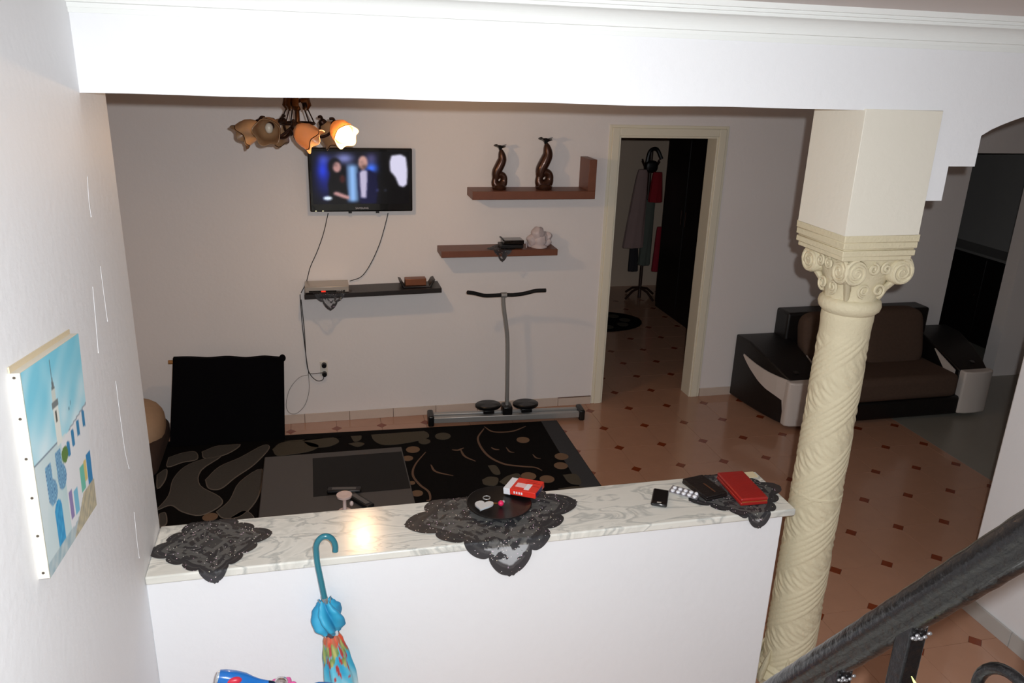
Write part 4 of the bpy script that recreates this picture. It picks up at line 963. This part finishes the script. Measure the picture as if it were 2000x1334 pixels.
cloth_part('canopy_frill', prof_i([(.016, .158), (.024, .168), (.038, .195), (.043, .222), (.040, .250), (.024, .276)], 24), 5, .34, blue, 1.6, .006)
cloth_part('strap', prof_i([(.022, .270), (.0245, .279), (.023, .288)], 4), 5, .03, lambda a, h_, q: (74, 66, 74) if math.sin(a * 3) < .5 else (206, 214, 220))
cloth_part('canopy', prof_i([(.022, .282), (.030, .305), (.041, .37), (.049, .45), (.046, .55), (.034, .75), (.012, LT - .05)], 90), 6, .12, flow, .3)
for q in range(7):
    a = 2 * math.pi * q / 7; d = uu * math.cos(a) + vv * math.sin(a); MB().tube([p_top + ad * .18 + d * .014, p_top + ad * .152 + d * .022], .0016, 5).build('rib_tip', STEEL, um)
MB().lathe([(.006, 0), (.003, .05)], tip - ad * .05, ad, 10).build('ferrule', BLACKP, um)

# ------------------------------------------------------------------ child's scooter below the ledge (only the handlebar shows)
sx, sy = .36, -.30
sk = thing('child_scooter', (sx, sy, 0), "child's blue and pink scooter, its handlebar at the bottom edge", 'scooter')
BLUEP = mat('blue_plastic', (28, 108, 190), .2, coat=.4); PINK = mat('pink_plastic', (236, 96, 168), .35); REDP = mat('red_plastic', (206, 44, 70), .35)
g0 = pt(424, 1322, Y=sy); g1 = pt(520, 1334, Y=sy); g2 = pt(556, 1333, Y=sy); gd = (g1 - g0).normalized()
MB().lathe([(.010, 0), (.021, .004), (.024, .02), (.025, .05), (.022, .08), (.014, .105), (.010, .125), (.0085, .15)], g0, gd, 20).build('grip', BLUEP, sk)
MB().blob(g0 + gd * .050 + Vector((0, -.016, .008)), .024, .012, .012).build('grip_patch', REDP, sk)
MB().lathe([(.0105, 0), (.019, .002), (.019, .006)], g0 + gd * -.002, gd, 16).build('grip_cap', mat('silver_gloss', (220, 230, 236), .2, .6), sk)
gr = g0 + gd * .38
MB().tube([g0 + gd * .10, gr], .0085, 12).build('handlebar', mat('dark_blue_metal', (24, 40, 70), .3, .5), sk)
MB().lathe([(.0085, 0), (.014, .025), (.022, .045), (.025, .075), (.024, .105), (.021, .121), (.010, .125)], gr - gd * .125, gd, 20).build('grip', BLUEP, sk)
hc = g0 + gd * .19
MB().obox(hc + Vector((0, 0, -.018)), (.030, 0, 0), (0, .028, 0), (0, 0, .026)).build('stem_head', PINK, sk, bevel=.01, seg=3)
MB().lathe([(.021, 0), (.0205, .006), (.016, .014), (.008, .018), (.001, .019)], hc + Vector((0, -.004, .009)), (0, -.25, 1), 24).build('bell', mat('chrome', (214, 206, 206), .15, .9), sk)
MB().blob(hc + Vector((.034, 0, -.006)), .012, .012, .010).build('bell_lever', PINK, sk)
MB().tube([hc + Vector((0, 0, -.03)), (hc.x, sy, .09)], .016, 12).build('stem_tube', PINK, sk)
MB().box(hc.x - .05, hc.x + .05, sy - .42, sy + .02, .075, .10).build('deck', BLUEP, sk, bevel=.01)
for x, y in ((hc.x - .055, sy + .05), (hc.x + .055, sy + .05), (hc.x, sy - .44)):
    wh = MB().tube([(x, y + .042 * math.cos(t * .2618), .056 + .042 * math.sin(t * .2618)) for t in range(24)], .014, 8, closed=True).build('wheel', BLACKP, sk)
    MB().lathe([(.040, -.008), (.040, .008)], (x, y, .056), (1, 0, 0), 20).build('wheel_disc', PINK, wh)
MB().tube([(hc.x - .07, sy + .05, .056), (hc.x + .07, sy + .05, .056)], .007, 8).build('front_axle', STEEL, sk)
MB().tube([(hc.x, sy + .05, .056), (hc.x, sy + .01, .10)], .012, 8).build('fork', STEEL, sk)
MB().tube([(hc.x - .03, sy - .44, .056), (hc.x + .03, sy - .44, .056)], .006, 8).build('rear_axle', STEEL, sk)
MB().obox((hc.x, sy - .43, .092), (.028, 0, 0), (0, .03, 0), (0, 0, .012)).build('mudguard', BLUEP, sk, bevel=.006)

# ------------------------------------------------------------------ stairs and railing
stx = 1.46
st = bpy.data.objects.new('floor_stairs', None); col.objects.link(st); st.location = (.73, -1.9, 0); WP[st.name] = Vector((.73, -1.9, 0)); struct(st, 'stairs below the frame that carry the railing', 'stairs')
for i in range(7):
    ya = -1.02 - .27 * i
    MB().box(.0, stx + .02, -3.6, ya, .15 * i, .15 * (i + 1)).build('step', MARBLE, st, bevel=.004)
rl = thing('stair_railing', (stx, -1.7, 0), 'black iron stair railing with thick sloping handrail at lower right', 'railing')
RA = pt(2000, 1057, X=1.42); RB_ = pt(1633, 1284, X=1.42); rd = (RA - RB_).normalized()
e0, e1 = RB_ - rd * .30, RA + rd * .55
def railpt(y): return RB_ + rd * ((y - RB_.y) / rd.y)
sect = []
sidev = Vector((1, 0, 0)); upv = sidev.cross(rd); upv = upv if upv.z > 0 else -upv
for i in range(28):
    a = 2 * math.pi * i / 28; r = .030
    px_, pz_ = r * math.cos(a), r * 1.02 * math.sin(a)
    if pz_ < -.010: px_ *= .80
    if -.014 < pz_ < -.006: px_ *= .90
    sect.append((px_, pz_))
mb = MB(); vs = []; fs = []; mm = 60
for i in range(mm + 1):
    c = e0.lerp(e1, i / mm); vs += [c + sidev * a * (1 + .012 * math.sin(i * 1.7)) + upv * (b + .0006 * math.sin(i * 2.3)) for a, b in sect]
for i in range(mm): fs += [(i * 28 + q, i * 28 + (q + 1) % 28, (i + 1) * 28 + (q + 1) % 28, (i + 1) * 28 + q) for q in range(28)]
fs += [tuple(range(28)), tuple(mm * 28 + q for q in range(28))]
mb.add(vs, fs); mb.smooth = True; mb.build('handrail', IRON, rl)
def baluster(y):
    c = railpt(y); st_i = max(0, math.floor((-1.02 - y) / .27) + 1); zf = .15 * st_i
    MB().box(c.x - .015, c.x + .015, y - .015, y + .015, zf + .002, c.z - .012).build('baluster', IRON, rl, bevel=.003)
    wl_ = MB()
    for q in range(7):
        wl_.blob((c.x - .013 + .007 * q % .03, y - .018, c.z - .040 + .004 * math.sin(q * 2)), .004, .003, .003, 8, 6)
    wl_.build('weld_bead', mat('bare_weld', (150, 148, 150), .25, .8), rl)
for y in (-1.545, -1.415, -1.13, -1.28): baluster(y)
for y in (-1.78, -1.92): baluster(y)
# scroll between balusters
rc = pt(1968, 1388, X=1.42)
MB().tube([rc + Vector((0, .052 * math.cos(t * .1963), .052 * math.sin(t * .1963))) for t in range(32)], .008, 10, closed=True).build('ring', IRON, rl)
MB().tube([rc + Vector((0, .03 * math.cos(t * .3), .03 * math.sin(t * .3))) * (1 - t / 40) for t in range(24)], .005, 8).build('scroll', mat('wine_red_iron', (70, 22, 40), .5, .3), rl)
MB().tube([rc + Vector((0, -.05, .0)), Vector((rc.x, -1.775, rc.z))], .006, 8).build('tie_bar', IRON, rl)
lf = pt(1795, 1352, X=1.41)
MB().tube([lf + Vector((0, .02, .012)), lf + Vector((0, .005, .004)), lf + Vector((0, -.012, -.012)), lf + Vector((0, -.03, -.03))], [.0006, .003, .004, .001], 8, flat=.4).build('leaf_ornament', mat('yellow_green_paint', (196, 206, 110), .4), rl)
